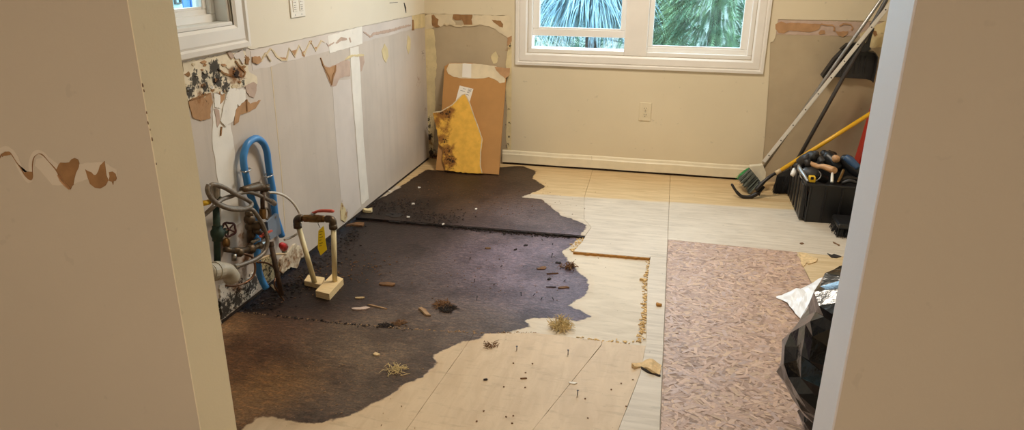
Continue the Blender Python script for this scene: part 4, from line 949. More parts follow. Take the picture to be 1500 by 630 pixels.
# broom with green bristles, silver handle
hb = D(1117, 247, 4.59); ht = D(1288, 3, 4.62); ht = ext(hb, ht, 1.52)
t = thing('broom', 'silver-handled broom with cream cap and green and grey bristles', 'broom', (.62, 4.6, 0))
pole('handle', hb, ht, .0105, M_steel, t)
cp = [D(*crop(1060, 200, 3.9375, [q])[0], 4.53) for q in ((150, 168), (225, 160), (242, 200), (236, 268), (216, 262), (190, 225))]
b = MB(); b.prism([p+np.array([0, -.022, 0]) for p in cp], (0, 1, 0), .044); b.build('cap', M_broomw, t)
q5 = lambda x, y, Y: D(1060+x/3.9375, 200+y/3.9375, Y)
bristles('green_bristles', M_grn, t, (q5(150, 182, 4.55), q5(118, 200, 4.55), (0, .02, 0)), (q5(100, 225, 4.55), q5(80, 245, 4.55), (0, .02, 0)), 110, .0016, 1)
bristles('bristles', M_gryb, t, (q5(152, 186, 4.52), q5(214, 262, 4.50), (0, .025, 0)), (q5(88, 246, 4.50), q5(150, 326, 4.46), (0, .035, 0)), 300, .0015, 2)
bristles('pale_bristles', M_grybl, t, (q5(152, 186, 4.505), q5(214, 262, 4.485), (0, .02, 0)), (q5(88, 246, 4.475), q5(150, 326, 4.44), (0, .03, 0)), 90, .0012, 12)
# pale aluminium rail with punched holes
t = thing('aluminium_rail', 'pale flat aluminium rail with punched holes leaning above the broom', 'rail', (.63, 4.6, 0))
ra = q5(232, 146, 4.545); rb_ = ext(ra, D(1304, 6, 4.58), 1.52)
dr = (rb_-ra)/np.linalg.norm(rb_-ra); up = np.cross(dr, [0, 1, 0]); up = up/np.linalg.norm(up)*.0115
b = MB(); b.prism([ra-up, ra+up, rb_+up, rb_-up], (0, 1, 0), .003); b.prism([ra-up, rb_-up, rb_-up+np.array([0, .016, 0]), ra-up+np.array([0, .016, 0])], up/.0115, .003); rl = b.build('rail', M_alu, t)
Ln = np.linalg.norm(rb_-ra)
for k in range(12):
    c = ra+dr*(.05+k*.115)
    if .05+k*.115 < Ln-.03: MB().cyl(c+np.array([0, -.0006, 0]), c+np.array([0, .0008, 0]), .0042, seg=10).build('hole', M_slot, rl)
# black broom and dustpan
t = thing('black_broom', 'black bristled broom with dark grey handle standing behind the yellow handle', 'broom', (.78, 4.5, 0))
ba = q5(395, 190, 4.56); bt = ext(ba, D(1298, 0, 4.60), 1.52)
pole('handle', ba, bt, .012, M_dkpole, t)
b = MB(); b.prism([p+np.array([0, -.02, 0]) for p in (q5(300, 215, 4.54), q5(385, 180, 4.54), q5(425, 190, 4.54), q5(420, 235, 4.54), q5(320, 240, 4.54))], (0, 1, 0), .045); b.build('cap', M_blackd, t)
bristles('bristles', M_blackb, t, (q5(310, 225, 4.54), q5(408, 225, 4.54), (0, .022, 0)), (q5(285, 345, 4.51), q5(380, 318, 4.54), (0, .025, 0)), 420, .0022, 3)
t = thing('dustpan', 'dusty black dustpan held on the dark broom handle above the crate', 'dustpan', D(1240, 118, 4.62))
c4 = lambda x, y, Y: D(1180+x/4.847, y/4.847, Y)
DP = [(105, 530), (128, 562), (210, 548), (280, 552), (430, 562), (468, 572), (490, 480), (502, 395), (482, 362), (430, 352), (345, 345), (250, 352), (190, 412)]
b = MB(); b.prism([c4(x, y, 4.71) for x, y in DP], (0, 1, 0), .006); pan = b.build('pan', M_blackd, t)
b = MB()
rim = [c4(x, y, 4.71) for x, y in DP[5:]+DP[:1]]
for i in range(len(rim)-1):
    p, q = rim[i], rim[i+1]; V = [p, q, q+np.array([0, -.055, -.004]), p+np.array([0, -.055, -.004])]
    nn = np.cross(q-p, [0, 1, 0]); nn = nn/np.linalg.norm(nn)*.004
    b.add([*V, *[v+nn for v in V]], [(0, 1, 2, 3), (7, 6, 5, 4), (0, 4, 5, 1), (1, 5, 6, 2), (2, 6, 7, 3), (3, 7, 4, 0)])
b.build('side_walls', M_blackd, t)
b = MB()
for x in (250, 300, 340, 375, 410): b.cyl(c4(x+20, 400, 4.705), c4(x, 520, 4.705), .004, seg=6)
b.build('ridges', M_blackd, pan)
b = MB(); b.prism([c4(x, y, 4.665) for x, y in ((430, 320), (455, 240), (470, 200), (490, 200), (470, 260), (450, 352), (425, 352))], (0, 1, 0), .03); b.build('handle_socket', M_black, t)
b = MB(); b.prism([c4(x, y, 4.655) for x, y in ((250, 352), (300, 310), (420, 300), (470, 350), (430, 365), (340, 352))], (0, 1, 0), .05); b.build('hood', M_black, t)
MB().cyl(c4(470, 205, 4.665), c4(468, 165, 4.665), .010).build('hanging_knob', M_black, t)
# yellow-handled pry tool with black hook
t = thing('demolition_hook', 'yellow fibreglass handle with black forged claw resting on the floor', 'hand tool', (.62, 4.36, 0))
ya_ = q5(308, 208, 4.42); yb2 = D(1274, 167, 4.47); yb3 = ext(ya_, yb2, 1.26)
pole('handle', ya_, yb3, .0125, M_yellh, t)
pole('ferrule', q5(330, 195, 4.422), q5(300, 212, 4.418), .0135, M_cream, t)
b = MB(); b.tube(catmull([ya_, q5(270, 230, 4.40), q5(225, 268, 4.38), q5(185, 312, 4.36)], 4), [.010]*4+[.011]*4+[.013]*4+[.012], 10)
b.build('shank', M_iron, t, True)
b = MB(); b.tube(catmull([q5(230, 290, 4.40), q5(195, 328, 4.365), q5(150, 348, 4.35), q5(105, 345, 4.345), q5(72, 315, 4.35), q5(45, 272, 4.36)], 5), [.010]*5+[.013]*5+[.012]*5+[.010]*5+[.008]*5+[.004], 10)
b.build('claw', M_iron, t, True)
b = MB(); b.cyl(q5(215, 262, 4.40), q5(200, 340, 4.38), .016, .010, 8); b.build('collar', M_iron, t, True)
# crate
X0, X1, Y0c, Y1c, HZ = .805, 1.27, 4.00, 4.455, .222
t = thing('tool_crate', 'open black plastic crate full of hand tools', 'crate', ((X0+X1)/2, (Y0c+Y1c)/2, 0))
def crate_wall(name, p, q, inn, th=.006):
    p, q, inn = np.array(p), np.array(q), np.array(inn); lean = -inn*.018
    V = [p, q, q+lean+np.array([0, 0, HZ]), p+lean+np.array([0, 0, HZ])]; V += [v+inn*th for v in V]
    b = MB(); b.add(V, [(0, 1, 2, 3), (7, 6, 5, 4), (0, 4, 5, 1), (1, 5, 6, 2), (2, 6, 7, 3), (3, 7, 4, 0)])
    w = b.build(name, M_black, t); return w, lean
wf, lf = crate_wall('front_wall', (X0, Y0c, 0), (X1, Y0c, 0), (0, 1, 0))
wl, ll = crate_wall('side_wall', (X0, Y0c, 0), (X0, Y1c, 0), (1, 0, 0))
crate_wall('back_wall', (X0, Y1c, 0), (X1, Y1c, 0), (0, -1, 0)); crate_wall('side_wall', (X1, Y0c, 0), (X1, Y1c, 0), (-1, 0, 0))
MB().box((X0, Y0c, .002), (X1, Y1c, .008)).build('base', M_black, t)
for x in (X0+.005, X0+.085, X0+.17, X0+.255, X0+.34):
    MB().tube([(x, Y0c-.003, .004), (x, Y0c-.020, HZ-.004)], .005, 6).build('rib', M_black, wf)
for k, y in enumerate((Y0c+.01, Y0c+.07, Y0c+.16, Y0c+.25, Y0c+.34, Y0c+.44)):
    MB().box((X0-.030, y, .01), (X0-.004, y+.045, HZ-.01), .004).build('rib', M_black, wl)
b = MB(); z_ = HZ
for lo_, hi_ in (((X0-.026, Y0c-.026, z_-.008), (X1+.026, Y0c-.012, z_+.006)), ((X0-.026, Y1c+.012, z_-.008), (X1+.026, Y1c+.026, z_+.006)), ((X0-.026, Y0c-.012, z_-.008), (X0-.012, Y1c+.012, z_+.006)), ((X1+.012, Y0c-.012, z_-.008), (X1+.026, Y1c+.012, z_+.006))): b.box(lo_, hi_, .002)
b.build('rim', M_black, t)
# tools in it
m3 = lambda x, y, Y: D(1130+x/6.3, 200+y/6.3, Y)
def tapered(pts, rs, seg=10): return MB().tube(catmull(pts, 4), list(np.interp(np.linspace(0, 1, (len(pts)-1)*4+1), np.linspace(0, 1, len(rs)), rs)), seg)
t = thing('hammer', 'hammer with pale wooden handle lying across the crate top', 'hammer', m3(470, 290, 4.12))
tapered([m3(355, 245, 4.14), m3(420, 275, 4.13), m3(480, 278, 4.11), m3(575, 312, 4.08)], [.012, .015, .013, .017, .020]).build('handle', M_woodh, t, True)
b = MB(); b.cyl(m3(330, 215, 4.14), m3(345, 285, 4.14), .017); b.cyl(m3(345, 285, 4.14), m3(350, 310, 4.14), .021); b.build('head', M_iron, t, True)
MB().cyl(m3(574, 311, 4.079), m3(580, 314, 4.072), .019).build('handle_end', M_woodh, t)
t = thing('hammer', 'hammer with round wooden handle end pointing at the viewer', 'hammer', m3(600, 210, 4.22))
tapered([m3(560, 185, 4.34), m3(580, 195, 4.26), m3(597, 207, 4.17)], [.014, .017, .022]).build('handle', M_woodh, t, True)
b = MB(); b.cyl(m3(520, 150, 4.35), m3(590, 175, 4.35), .018); b.build('head', M_iron, t, True)
t = thing('tape_measure', 'yellow and black tape measure at the crate front rim', 'tape measure', m3(375, 420, 4.02))
b = MB(); b.box(m3(345, 425, 4.03), m3(403, 358, 4.07)+np.array([0, 0, 0]), .004); b.build('case', M_yell, t)
MB().box(m3(362, 398, 4.029), m3(392, 372, 4.032)).build('badge', M_black, t)
t = thing('hand_grinder', 'rounded dark grey grinder beside the tape measure', 'power tool', m3(355, 330, 4.10))
b = MB(); b.ball(m3(355, 345, 4.13), .052, 3, (1.05, .9, .8)); b.build('body', M_blackd, t, True)
b = MB(); b.tube([m3(355, 345, 4.13)+np.array([.055*math.cos(a), -.02+.012*math.sin(a), .034*math.sin(a)]) for a in np.arange(0, 6.28, .3)], .004, 6, True); b.build('guard_rim', M_steel, t, True)
tapered([m3(400, 350, 4.12), m3(450, 380, 4.14), m3(500, 400, 4.16)], [.028, .026, .022]).build('grip', M_black, t, True)
t = thing('pliers', 'open steel pliers hooked over the left crate wall', 'pliers', m3(260, 320, 4.15))
tapered([m3(240, 255, 4.16), m3(270, 310, 4.12), m3(310, 370, 4.06), m3(335, 415, 4.02)], [.010, .013, .010, .007]).build('handle', M_steel, t, True)
tapered([m3(215, 300, 4.18), m3(205, 335, 4.16), m3(190, 360, 4.15)], [.012, .016, .012]).build('handle', M_alu, t, True)
b = MB(); b.cyl(m3(228, 250, 4.16), m3(246, 290, 4.15), .020, .014, 8); b.build('jaw', M_blackd, t, True)
t = thing('tool_grip', 'thick black and dark blue power tool grip on the right of the crate', 'power tool', m3(720, 240, 4.2))
tapered([m3(650, 205, 4.22), m3(700, 225, 4.20), m3(760, 290, 4.17), m3(830, 350, 4.15)], [.024, .036, .036, .030]).build('body', M_black, t, True)
tapered([m3(680, 190, 4.185), m3(730, 225, 4.17), m3(800, 295, 4.145)], [.018, .024, .020]).build('sleeve', M_bluet, t, True)
t = thing('drill', 'black cordless drill body lying behind the wooden hammer', 'drill', m3(520, 200, 4.28))
tapered([m3(470, 160, 4.30), m3(520, 190, 4.28), m3(580, 240, 4.24), m3(640, 300, 4.20)], [.022, .040, .036, .028]).build('body', M_black, t, True)
tapered([m3(495, 175, 4.27), m3(480, 150, 4.30)], [.016, .020]).build('chuck', M_iron, t, True)
t = thing('work_glove', 'crumpled dark work glove on the left of the tool heap', 'glove', m3(380, 220, 4.25))
b = MB()
for k, (p, q, r) in enumerate((((330, 205), (400, 200), .034), ((400, 200), (470, 240), .020), ((400, 215), (460, 265), .018), ((390, 230), (440, 285), .016), ((350, 190), (420, 160), .016), ((270, 240), (340, 210), .030))):
    b.tube(catmull([m3(*p, 4.24), (m3(*p, 4.24)+m3(*q, 4.19))/2+np.array([0, 0, .012]), m3(*q, 4.19)], 4), r, 8)
b.build('glove', M_blackd, t, True)
t = thing('tin_snips', 'thin steel shears standing at the crate front', 'shears', m3(560, 400, 4.06))
tapered([m3(562, 335, 4.07), m3(560, 380, 4.05), m3(558, 425, 4.03)], [.006, .008, .008]).build('blade', M_alu, t, True)
tapered([m3(665, 310, 4.12), m3(640, 370, 4.08), m3(612, 425, 4.04)], [.008, .008, .007]).build('blade', M_brass, t, True)
t = thing('pry_bar', 'flat dark pry bar lying in the crate beside the shears', 'pry bar', m3(720, 390, 4.1))
tapered([m3(620, 420, 4.08), m3(700, 385, 4.10), m3(800, 400, 4.12)], [.012, .014, .014]).build('bar', M_iron, t, True)
tapered([m3(650, 430, 4.06), m3(720, 410, 4.06), m3(790, 430, 4.06)], [.008, .012, .008]).build('claw_end', M_blackd, t, True)
t = thing('tool_filler', 'dark filler under the hand tools in the crate', 'tool tray', ((X0+X1)/2, 4.2, .01))
b = MB(); b.box((X0+.02, Y0c+.02, .012), (X1-.02, Y1c-.02, .13), .01); b.build('filler', M_black, t)  # dark block added to fill the crate under the tools
# red ridged case
t = thing('red_case', 'red ridged plastic case standing behind the tool crate', 'case', (1.22, 4.60, 0))
rz0, rz1 = D(1253, 245, 4.60), D(1279, 160, 4.60)
lean = (rz1[0]-rz0[0])/(rz1[2]-rz0[2]); xb = rz0[0]-rz0[2]*lean; hh = rz1[2]+.06
P = [np.array([xb, 4.56, 0.001]), np.array([xb+.25, 4.56, .001]), np.array([xb+.25+lean*hh*.2, 4.56, hh]), np.array([xb+lean*hh, 4.56, hh])]
MB().prism(P, (0, 1, 0), .11).build('body', M_redp, t)
for k in range(6):
    zz = .06+k*(hh-.1)/6; b = MB(); xx = xb+lean*zz
    b.box((xx+.006, 4.548, zz), (xx+.20, 4.562, zz+.022), .004); b.build('ridge', M_redp, t)
# small black brush at the crate foot
t = thing('scrub_brush', 'small black scrub brush on the floor at the crate corner', 'brush', F(1237, 345))
cb = F(1237, 347); b = MB(); b.box((cb[0]-.045, cb[1]-.02, .045), (cb[0]+.12, cb[1]+.15, .075), .008); b.build('back', M_black, t)
bristles('bristles', M_blackb, t, ((cb[0]-.04, cb[1]+.06, .05), (cb[0]+.11, cb[1]+.06, .05), (0, .07, 0)), ((cb[0]-.05, cb[1]+.06, .002), (cb[0]+.12, cb[1]+.06, .002), (0, .09, 0)), 500, .002, 7)

# ------------------------------------------------------------------ bags on the right
def sheet_film():
    c = lambda x, y, z=.0: F(1100+x/2.1725, 340+y/2.1725, z)
    top = [c(80, 205, .004), c(140, 190, .012), (c(200, 160, .03)), c(235, 142, .05), c(285, 142, .07), c(330, 150, .08)]
    bot = [c(82, 210, .003), c(110, 225, .003), c(140, 262, .003), c(165, 282, .004), c(230, 330, .01), c(330, 400, .02)]
    n, m = 26, 16; V, Fc = [], []
    T, B_ = catmull(top, 5)[:n], catmull(bot, 5)[:n]
    for i in range(n):
        for j in range(m):
            s = j/(m-1); p = T[i]*(1-s)+B_[i]*s
            w = mnoise.noise(Vector((p[0]*14, p[1]*14, 3)))+.5*mnoise.noise(Vector((p[0]*34, p[1]*30, 7)))
            k = min(1, i/6)
            z_ = max(.0025, p[2]+.016*abs(w)*k+.02*k*math.sin(math.pi*s))
            V.append((p[0], p[1], z_))
    for i in range(n-1):
        for j in range(m-1): Fc.append((i*m+j, i*m+j+1, (i+1)*m+j+1, (i+1)*m+j))
    o = mobj('plastic_sheet', V, Fc, M_white_pl, None, False)
    md = o.modifiers.new('thick', 'SOLIDIFY'); md.thickness = .0008
    return tag(o, 'crumpled white plastic sheet beside the black trash bag', 'plastic sheet')
sheet_film()
def trash_bag():
    YC = 1.95; XC = .80
    sil = [(1176, 628), (1178, 612), (1186, 600), (1172, 590), (1152, 572), (1143, 550), (1152, 528), (1168, 492), (1185, 460), (1200, 430), (1212, 418), (1226, 405)]
    pr = [D(x, y, YC-.02) for x, y in sil]
    zs = [p[2] for p in pr]; rs = [XC-p[0] for p in pr]
    order = np.argsort(zs); zs = np.array(zs)[order]; rs = np.array(rs)[order]
    z0_, z1_ = .001, zs[-1]
    n, m = 19, 30; V, Fc = [], []
    rg = np.random.default_rng(2)
    for i in range(n):
        t_ = i/(n-1); z_ = z0_+(z1_-z0_)*t_; r = float(np.interp(z_, zs, rs))
        if z_ < zs[0]: r = rs[0]*(.92+.08*z_/max(zs[0], 1e-3))
        top = max(0, (t_-.86)/.14); r *= math.sqrt(max(0, 1-top**2))*.9+.1 if top > 0 else 1
        for j in range(m):
            a = 2*math.pi*(j+.5*(i % 2))/m
            nn = mnoise.noise(Vector((math.cos(a)*2.6, math.sin(a)*2.6, z_*8)))*.05+rg.normal(0, .022)
            zz = z_+(rg.normal(0, .008) if 0 < i < n-1 else 0)
            V.append((XC+r*(1+nn)*math.cos(a), YC+r*(1+nn)*math.sin(a)*.85, max(.0005, zz)))
    for i in range(n-1):
        for j in range(m):
            a0, a1, b0, b1 = i*m+j, i*m+(j+1) % m, (i+1)*m+j, (i+1)*m+(j+1) % m
            Fc += [(a0, a1, b0), (a1, b1, b0)] if i % 2 == 0 else [(a0, a1, b1), (a0, b1, b0)]
    Fc.append(tuple(range(m-1, -1, -1))); Fc.append(tuple((n-1)*m+j for j in range(m)))
    t = thing('trash_bag', 'glossy black trash bag slumped behind the white jamb', 'trash bag', (XC, YC, 0))
    o = mobj('bag', V, Fc, M_bag, t, False)
    b = MB(); b.tube(catmull([(XC, YC, z1_-.02), (XC+.01, YC, z1_+.04), (XC+.04, YC+.01, z1_+.10)], 4), [.05, .035, .028, .03, .035, .045, .06, .07, .075], 12); b.build('gathered_neck', M_bag, t, True)
trash_bag()

# ------------------------------------------------------------------ debris
def zf(p):
    x, y = p[0], p[1]
    rec = (2.32 < y < 3.46 and x < -.4) or (2.42 < y < 3.26 and x < -.03)
    return -TH if rec else 0.
def at(px_, lift=0.):
    p = F(*px_); z_ = zf(p); p = F(*px_, z_); return np.array([p[0], p[1], z_+lift])
def flake(px_, rx, ry, m, label, cat, rot=0., th=.004, seed=1, name='wood_chip', group=None):
    c = at(px_, .0006); rg = random.Random(seed)
    pts = []
    for k in range(9):
        a = k*2*math.pi/9; r = rg.uniform(.7, 1.15); ca_, sa_ = math.cos(a+.2), math.sin(a+.2); x, y = rx*r*math.copysign(abs(ca_)**.6, ca_), ry*rg.uniform(.5, 1.3)*math.copysign(abs(sa_)**.6, sa_)
        pts.append((c[0]+x*math.cos(rot)-y*math.sin(rot), c[1]+x*math.sin(rot)+y*math.cos(rot)))
    o = sheet(name, pts, lambda u, v, h: (u, v, c[2]+h), th, m, None, None, hfn=lambda Q: np.array([rg.uniform(-.3, .5)*th for _ in Q]))
    return tag(o, label, cat, group)
def nail(px_, h, m=M_nail, lean=(0, 0), label='thin dark nail standing up from the stained subfloor', group='nails standing in the stained subfloor'):
    c = at(px_); b = MB(); e = c+np.array([lean[0]*h, lean[1]*h, h]); b.cyl(c, e, .0015, seg=6); b.cyl(e, e+np.array([0, 0, .0012]), .0038, seg=8)
    tag(b.build('nail', m), label, 'nail', group)
kn = lambda x, y: (680+x/5.25, 330+y/5.25)
for k, (x, y, h, l) in enumerate(((97, 578, .030, (.1, 0)), (438, 545, .028, (-.05, 0)), (78, 438, .020, (0, .1)), (672, 250, .034, (.15, .2)), (690, 580, .020, (-.6, .2)), (590, 572, .016, (.5, 0)), (530, 540, .012, (.9, .2)), (605, 118, .014, (-.7, .1)), (42, 262, .014, (.3, 0)), (280, 320, .012, (.9, 0)), (678, 150, .010, (.2, 0)), (765, 432, .012, (1, .2)), (225, 460, .010, (.8, 0)))):
    nail(kn(x, y), h*.62, lean=l)
for k, (x, y, rx, ry, m, lab) in enumerate((
        (182, 180, .014, .008, M_chipd, 'small brown wood chip on the violet stain below the dark step'), (725, 292, .016, .010, M_rot, 'black crumb of rotten wood near the right lobe of the stain'),
        (665, 478, .022, .003, M_rot, 'thin black splinter lying on the right part of the stain'), (765, 482, .026, .010, M_chipd, 'tan flat chip beside the thin black splinter'), (680, 375, .028, .0025, M_chipd, 'long reddish splinter near the right lobe of the stain'),
        (600, 335, .024, .012, M_chipd, 'tan fibre flake left of the reddish splinter'), (310, 62, .010, .006, M_rot, 'dark crumb just below the dark step edge'), (470, 158, .014, .005, M_rot, 'dark sliver in the middle of the violet stain'),
        (395, 190, .012, .004, M_rot, 'dark flat sliver left of the middle sliver'), (655, 418, .012, .008, M_rot, 'dark crumb below the reddish splinter'))):
    flake(kn(x, y), rx, ry, m, lab, 'chip', rot=.1*k, th=.004, seed=k)
def clump(px_, n, size, m, label, seed, flat=.35, r=.0012, name='fibre_clump', cat='fibre clump'):
    rg = random.Random(seed); c = at(px_); b = MB()
    for i in range(n):
        p = c+np.array([rg.gauss(0, size*.35), rg.gauss(0, size*.35), r]); a = rg.uniform(0, 6.3); l = size*rg.uniform(.3, .9)
        q = p+np.array([math.cos(a)*l, math.sin(a)*l, abs(rg.gauss(0, size*flat))]); mid = (p+q)/2+np.array([0, 0, abs(rg.gauss(0, size*flat*.6))])
        b.tube([p, mid, q], [r, r, r*.6], 4, caps=False)
    return tag(b.build(name, m), label, cat)
clump(kn(805, 330), 46, .040, M_chipd, 'brown splintered clump at the right lobe of the stain', 1, .4, .0022)
clump((822, 480), 230, .046, M_straw, 'fluffy straw-coloured fibre clump at the front of the cut-out', 2, .45, .0012)
clump((581, 541), 60, .045, M_straw, 'small ring of straw fibres on the brown stain', 3, .12, .0011)
clump((655, 453), 260, .030, M_dirt, 'black crumbly heap of rotten fibre on the stain', 4, .10, .0022)
clump((648, 447), 90, .04, M_chipd, 'brown splinters round the black crumbly heap', 5, .15, .0018, 'splinter_heap')
clump((565, 479), 150, .028, M_dirt, 'dark heap of crumbs along the front seam of the stain', 6, .08, .0020)
clump((585, 474), 50, .03, M_chipd, 'brown splinters strewn on the dark front seam', 7, .12, .0016, 'splinter_heap')
clump((718, 508), 26, .035, M_chipd, 'loose dark fibres where the stain meets pale plywood', 8, .15, .0014)
kq = lambda x, y: (480+x/5.25, 400+y/5.25)
flake(kq(460, 95), .045, .016, M_chipd, 'long brown wood sliver lying on the dark stain', 'chip', .1, .006, 21)
flake(kq(255, 275), .035, .012, M_kraftp, 'flat pale grey flake on the dark stain left of the crumbly heap', 'chip', .3, .003, 22)
flake(kq(740, 300), .045, .014, M_chipm, 'torn tan veneer strip left of the black crumbly heap', 'veneer strip', -.75, .006, 23, 'veneer_strip')
flake(kq(380, 262), .05, .004, M_chipm, 'thin tan veneer thread running along the stain', 'veneer strip', -.2, .003, 24, 'veneer_strip')
flake(kq(375, 628), .014, .008, M_chipl, 'pale round chip on the brown stain', 'chip', 0, .004, 25)
flake((527, 437), .02, .006, M_chipl, 'pale curled shaving right of the longer pine block', 'shaving', .3, .004, 26, 'shaving')
kr = lambda x, y: (500+x/5.25, 230+y/5.25)
flake(kr(208, 420), .034, .022, M_mudy, 'cream plaster crumb at the foot of the left wall', 'plaster crumb', .4, .016, 31, 'plaster_crumb')
flake(kr(120, 528), .055, .024, M_chipd, 'flat brown wood scrap at the foot of the left wall', 'chip', .2, .008, 32)
for k, (x, y, lab) in enumerate(((372, 268, 'white crumb at the wall foot behind the plaster crumb'), (553, 364, 'white crumb on the dark stain in front of the leaning sheets'), (515, 466, 'white crumb on the rim of the rotten hole'), (598, 238, 'pale crumb on the stain near the corner'), (782, 520, 'pale crumb on the dark step'), (1035, 404, 'white flake on the stain above the dark step'))):
    flake(kr(x, y), .010, .007, M_mud, lab, 'crumb', .3*k, .005, 40+k, 'plaster_crumb')
# right plywood: cream glue scab, dark gouge, splinters
ks = lambda x, y: (1150+x/6.3, 340+y/6.3)
P = [at(ks(*q)) for q in ((130, 190), (190, 200), (240, 230), (300, 250), (285, 280), (240, 295), (210, 300), (200, 285), (170, 325), (150, 300), (140, 240))]
o = sheet('veneer_scab', rough([tuple(p[:2]) for p in P], .002, .01, 3), mapFl, .004, M_chipl, None); tag(o, 'cream peeled veneer scab on the plywood beyond the strand board', 'veneer')
for k, (pts, m, lab) in enumerate((([(388, 200), (430, 215), (450, 205), (520, 228), (480, 240), (430, 238)], M_rot, 'dark jagged gouge chip on the plywood near the jamb'), ([(440, 92), (505, 122), (500, 130), (445, 102)], M_chipd, 'brown splinter on the plywood near the jamb'), ([(135, 105), (160, 100), (175, 108), (150, 116)], M_chipd, 'dark knot chip on the plywood above the strand board'), ([(385, 385), (420, 362), (470, 375), (480, 405), (400, 410)], M_chipd, 'brown curled scrap behind the white plastic sheet'))):
    P = [at(ks(*q)) for q in pts]; tag(sheet('wood_chip', rough([tuple(p[:2]) for p in P], .0015, .008, k), mapFl, .003, m, None), lab, 'chip')
# torn piece at the strand board's left edge and small ones
P = [F(*q) for q in crop(920, 480, 4.2, [(20, 240), (60, 225), (105, 210), (150, 215), (205, 235), (198, 298), (150, 285), (115, 262), (80, 245), (40, 255)])]
tag(sheet('veneer_strip', rough([tuple(p[:2]) for p in P], .003, .012, 4), mapFl, .010, M_chipl, None, .01, hfn=lambda Q: .006*np.sin(Q[:, 0]*90)), 'torn veneer strip at the left edge of the strand board', 'veneer strip')
P = [F(*q) for q in crop(920, 480, 4.2, [(80, 240), (120, 265), (200, 296), (198, 303), (120, 280), (78, 252)])]
tag(sheet('wood_chip', rough([tuple(p[:2]) for p in P], .002, .01, 5), mapFl, .004, M_rot, None), 'dark splinter under the torn veneer strip', 'chip')
flake((965, 448), .014, .010, M_edge, 'orange-brown crumb beside the strand board edge', 'crumb', 0, .008, 61, 'wood_crumb')
flake((942, 411), .016, .011, M_edgep, 'pale crumb inside the cut-out near its right edge', 'crumb', 0, .008, 62, 'wood_crumb')
flake((868, 372), .016, .008, M_edgep, 'pale crumb on the raw edge of the cut-out', 'crumb', 0, .008, 63, 'wood_crumb')
flake((852, 371), .016, .009, M_edgep, 'larger pale crumb at the left end of the raw edge', 'crumb', .5, .010, 64, 'wood_crumb')
kt = lambda x, y: (680+x/5, 530+y/5)
nail(kt(830, 245), .018, label='short bent nail in the pale plywood near the strand board', group=None)
nail((832, 520), .020, label='bright-headed nail in the pale plywood below the fibre clump', group=None)
nail((757, 513), .016, label='dark nail in the pale plywood front of the stain edge', group=None)
flake(kt(795, 158), .014, .006, M_mud, 'white flake on the pale plywood beside a diagonal joint', 'crumb', .1, .002, 70, 'plaster_crumb')
flake(kt(155, 134), .010, .004, M_rot, 'dark sliver on the tan plywood in the foreground', 'chip', .1, .003, 71)
flake(kt(435, 125), .012, .003, M_chipd, 'curled brown shaving on the tan plywood', 'shaving', .3, .003, 72, 'shaving')
for k, (x, y) in enumerate(((450, 82), (290, 186), (447, 190), (143, 363), (307, 405), (360, 398), (350, 452), (1150, 160), (1077, 206), (1185, 328), (500, 16), (360, 12), (92, 438), (885, 272), (1235, 133), (905, 414))):
    flake(kt(x, y), .0032, .0026, M_chipd, 'tiny dark crumb on the tan foreground plywood', 'crumb', 0, .0015, 80+k, 'wood_crumb', 'dark crumbs on the foreground plywood')

# ------------------------------------------------------------------ outdoors
slab('ground_outside', (-30, -6, -.46), (30, 40, -.40), M_lawn)
def grass_clump(c, n, seed, rmax, label):
    rg = np.random.default_rng(seed); V, Fc = [], []; zc = c[2]+1.46
    for i in range(n):
        a = rg.uniform(0, 2*math.pi); R = rmax*rg.uniform(.3, 1.); Hh = rg.uniform(.28, .55); dr_ = np.array([math.cos(a), math.sin(a), 0]); sd = np.array([-dr_[1], dr_[0], 0])
        b0 = np.array([c[0]+rg.normal(0, .05), c[1]+rg.normal(0, .05), zc-rg.uniform(0, .25)]); w = rg.uniform(.005, .009); K = 12; drop = rg.uniform(1.0, 2.7); bend = rg.normal(0, .10)
        k = len(V)
        for j in range(K+1):
            s = j/K; p = b0+dr_*R*(s**.95)+sd*bend*s*s+np.array([0, 0, Hh*(1.9*s-(.9+drop*.75)*s*s)])
            ww = w*(1-s**3)
            V += [p-sd*ww, p+sd*ww]
        for j in range(K): Fc.append((k+2*j, k+2*j+1, k+2*j+3, k+2*j+2))
    t = thing('spiky_palm', label, 'plant', c)
    mobj('blades', V, Fc, M_grass, t, True)
    MB().tube([(c[0], c[1], c[2]), (c[0]+.02, c[1], c[2]+.6), (c[0], c[1], zc)], [.09, .07, .06], 10).build('trunk', M_bark, t, True)
grass_clump((-.84, 7.6, -.4), 2400, 1, .86, 'blue-green spiky palm with drooping blades outside the raised sash')
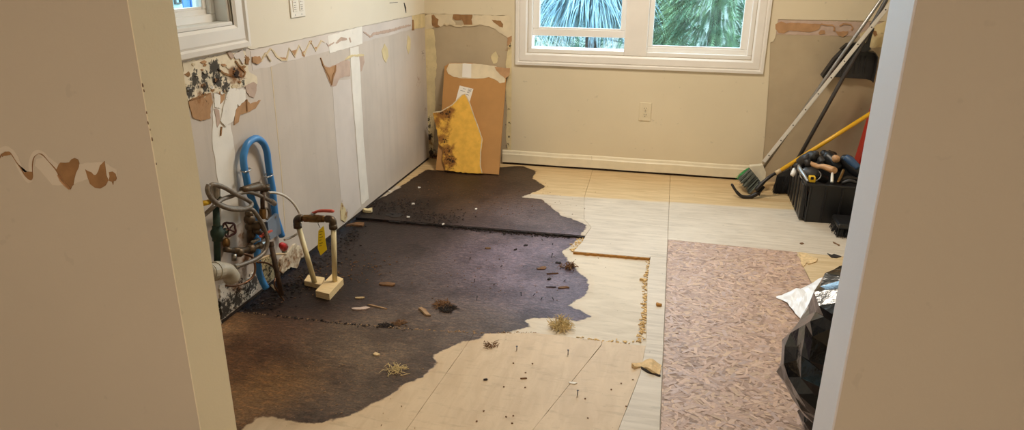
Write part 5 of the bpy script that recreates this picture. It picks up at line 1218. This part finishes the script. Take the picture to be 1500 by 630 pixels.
def conifer(c, rad, ht, n, seed, label, m):
    rg = np.random.default_rng(seed); V, Fc = [], []
    for i in range(n):
        a = rg.uniform(math.pi*.95, math.pi*2.05); z_ = ht*rg.uniform(0.02, .85)**.9; r = rad*(1-.55*z_/ht)*rg.uniform(.72, 1.05)
        p = np.array([c[0]+r*math.cos(a), c[1]+r*math.sin(a), c[2]+z_])
        out = np.array([math.cos(a), math.sin(a), rg.normal(-.15, .35)]); out /= np.linalg.norm(out)
        sd = np.cross(out, [0, 0, 1.]); sd /= np.linalg.norm(sd); sd = sd*math.cos(.5)+np.array([0, 0, 1])*rg.normal(0, .5)
        L_ = rg.uniform(.10, .22)
        for j in range(9):
            s = (j+1)/9; q = p+out*L_*s+np.array([0, 0, -.10*s*s*L_*4])
            for sg in (-1, 1):
                k = len(V); tip = q+sd*sg*L_*.34*(1-.6*s)+out*.035+np.array([0, 0, -.02]); wd_ = out*.0055
                V += [q-wd_, q+wd_, tip]; Fc.append((k, k+1, k+2))
        k = len(V); e = p+out*L_+np.array([0, 0, -.4*L_]); V += [p+sd*.006, p-sd*.006, e]; Fc.append((k, k+1, k+2))
    t = thing('conifer', label, 'tree', c)
    mobj('foliage', V, Fc, m, t)
    MB().cyl((c[0], c[1], c[2]), (c[0], c[1], c[2]+ht*.8), .09, .03).build('trunk', M_bark, t)
    for k in range(7):
        a = math.pi*(1.1+.12*k); z_ = ht*(.15+.09*k)
        MB().cyl((c[0], c[1], c[2]+z_), (c[0]+rad*.7*math.cos(a), c[1]+rad*.7*math.sin(a), c[2]+z_+.1), .02, .006, 6).build('branch', M_bark, t)
conifer((.42, 7.9, -.4), .78, 2.6, 5200, 1, 'bright green feathery conifer outside the right window pane', M_con)
conifer((-.45, 9.6, -.4), .7, 3.0, 2600, 2, 'dark green conifer between the spiky palm and the bright conifer', M_con2)
conifer((1.9, 10.2, -.4), .9, 3.2, 1800, 3, 'dark conifer far right behind the bright conifer', M_con2)
conifer((-2.0, 10.2, -.4), .8, 3.0, 2600, 4, 'dark conifer far left behind the spiky palm', M_con2)
tag(MB().box((-2.6, 13.2, -.42), (.2, 13.4, -.26), .01).build('garden_kerb', M_kerb), 'pale garden kerb on the lawn seen under the raised sash', 'kerb')
# neighbour's shed through the small left window
t = thing('garden_shed', 'blue boarded shed outside the small left window', 'shed', (-6.2, 8.2, -.4))
for k in range(16):
    MB().box((-6.3, 8.36+k*.16, -.4), (-6.2+.012*(k % 2), 8.36+k*.16+.15, 2.3), .006).build('board', M_shed, t)
d_ = MB().box((-6.3, 6.1, -.4), (-6.18, 8.33, 2.3), .01).build('door_panel', M_shedw, t)
for lo_, hi_ in (((-6.18, 8.16, .82), (-6.15, 8.18, 1.0)), ((-6.18, 8.26, .82), (-6.15, 8.28, 1.0)), ((-6.18, 8.16, .80), (-6.15, 8.28, .82))): MB().box(lo_, hi_).build('door_handle', M_slot, d_)
MB().box((-6.5, 5.9, 2.3), (-6.0, 11.0, 2.4)).build('roof', M_bark, t)
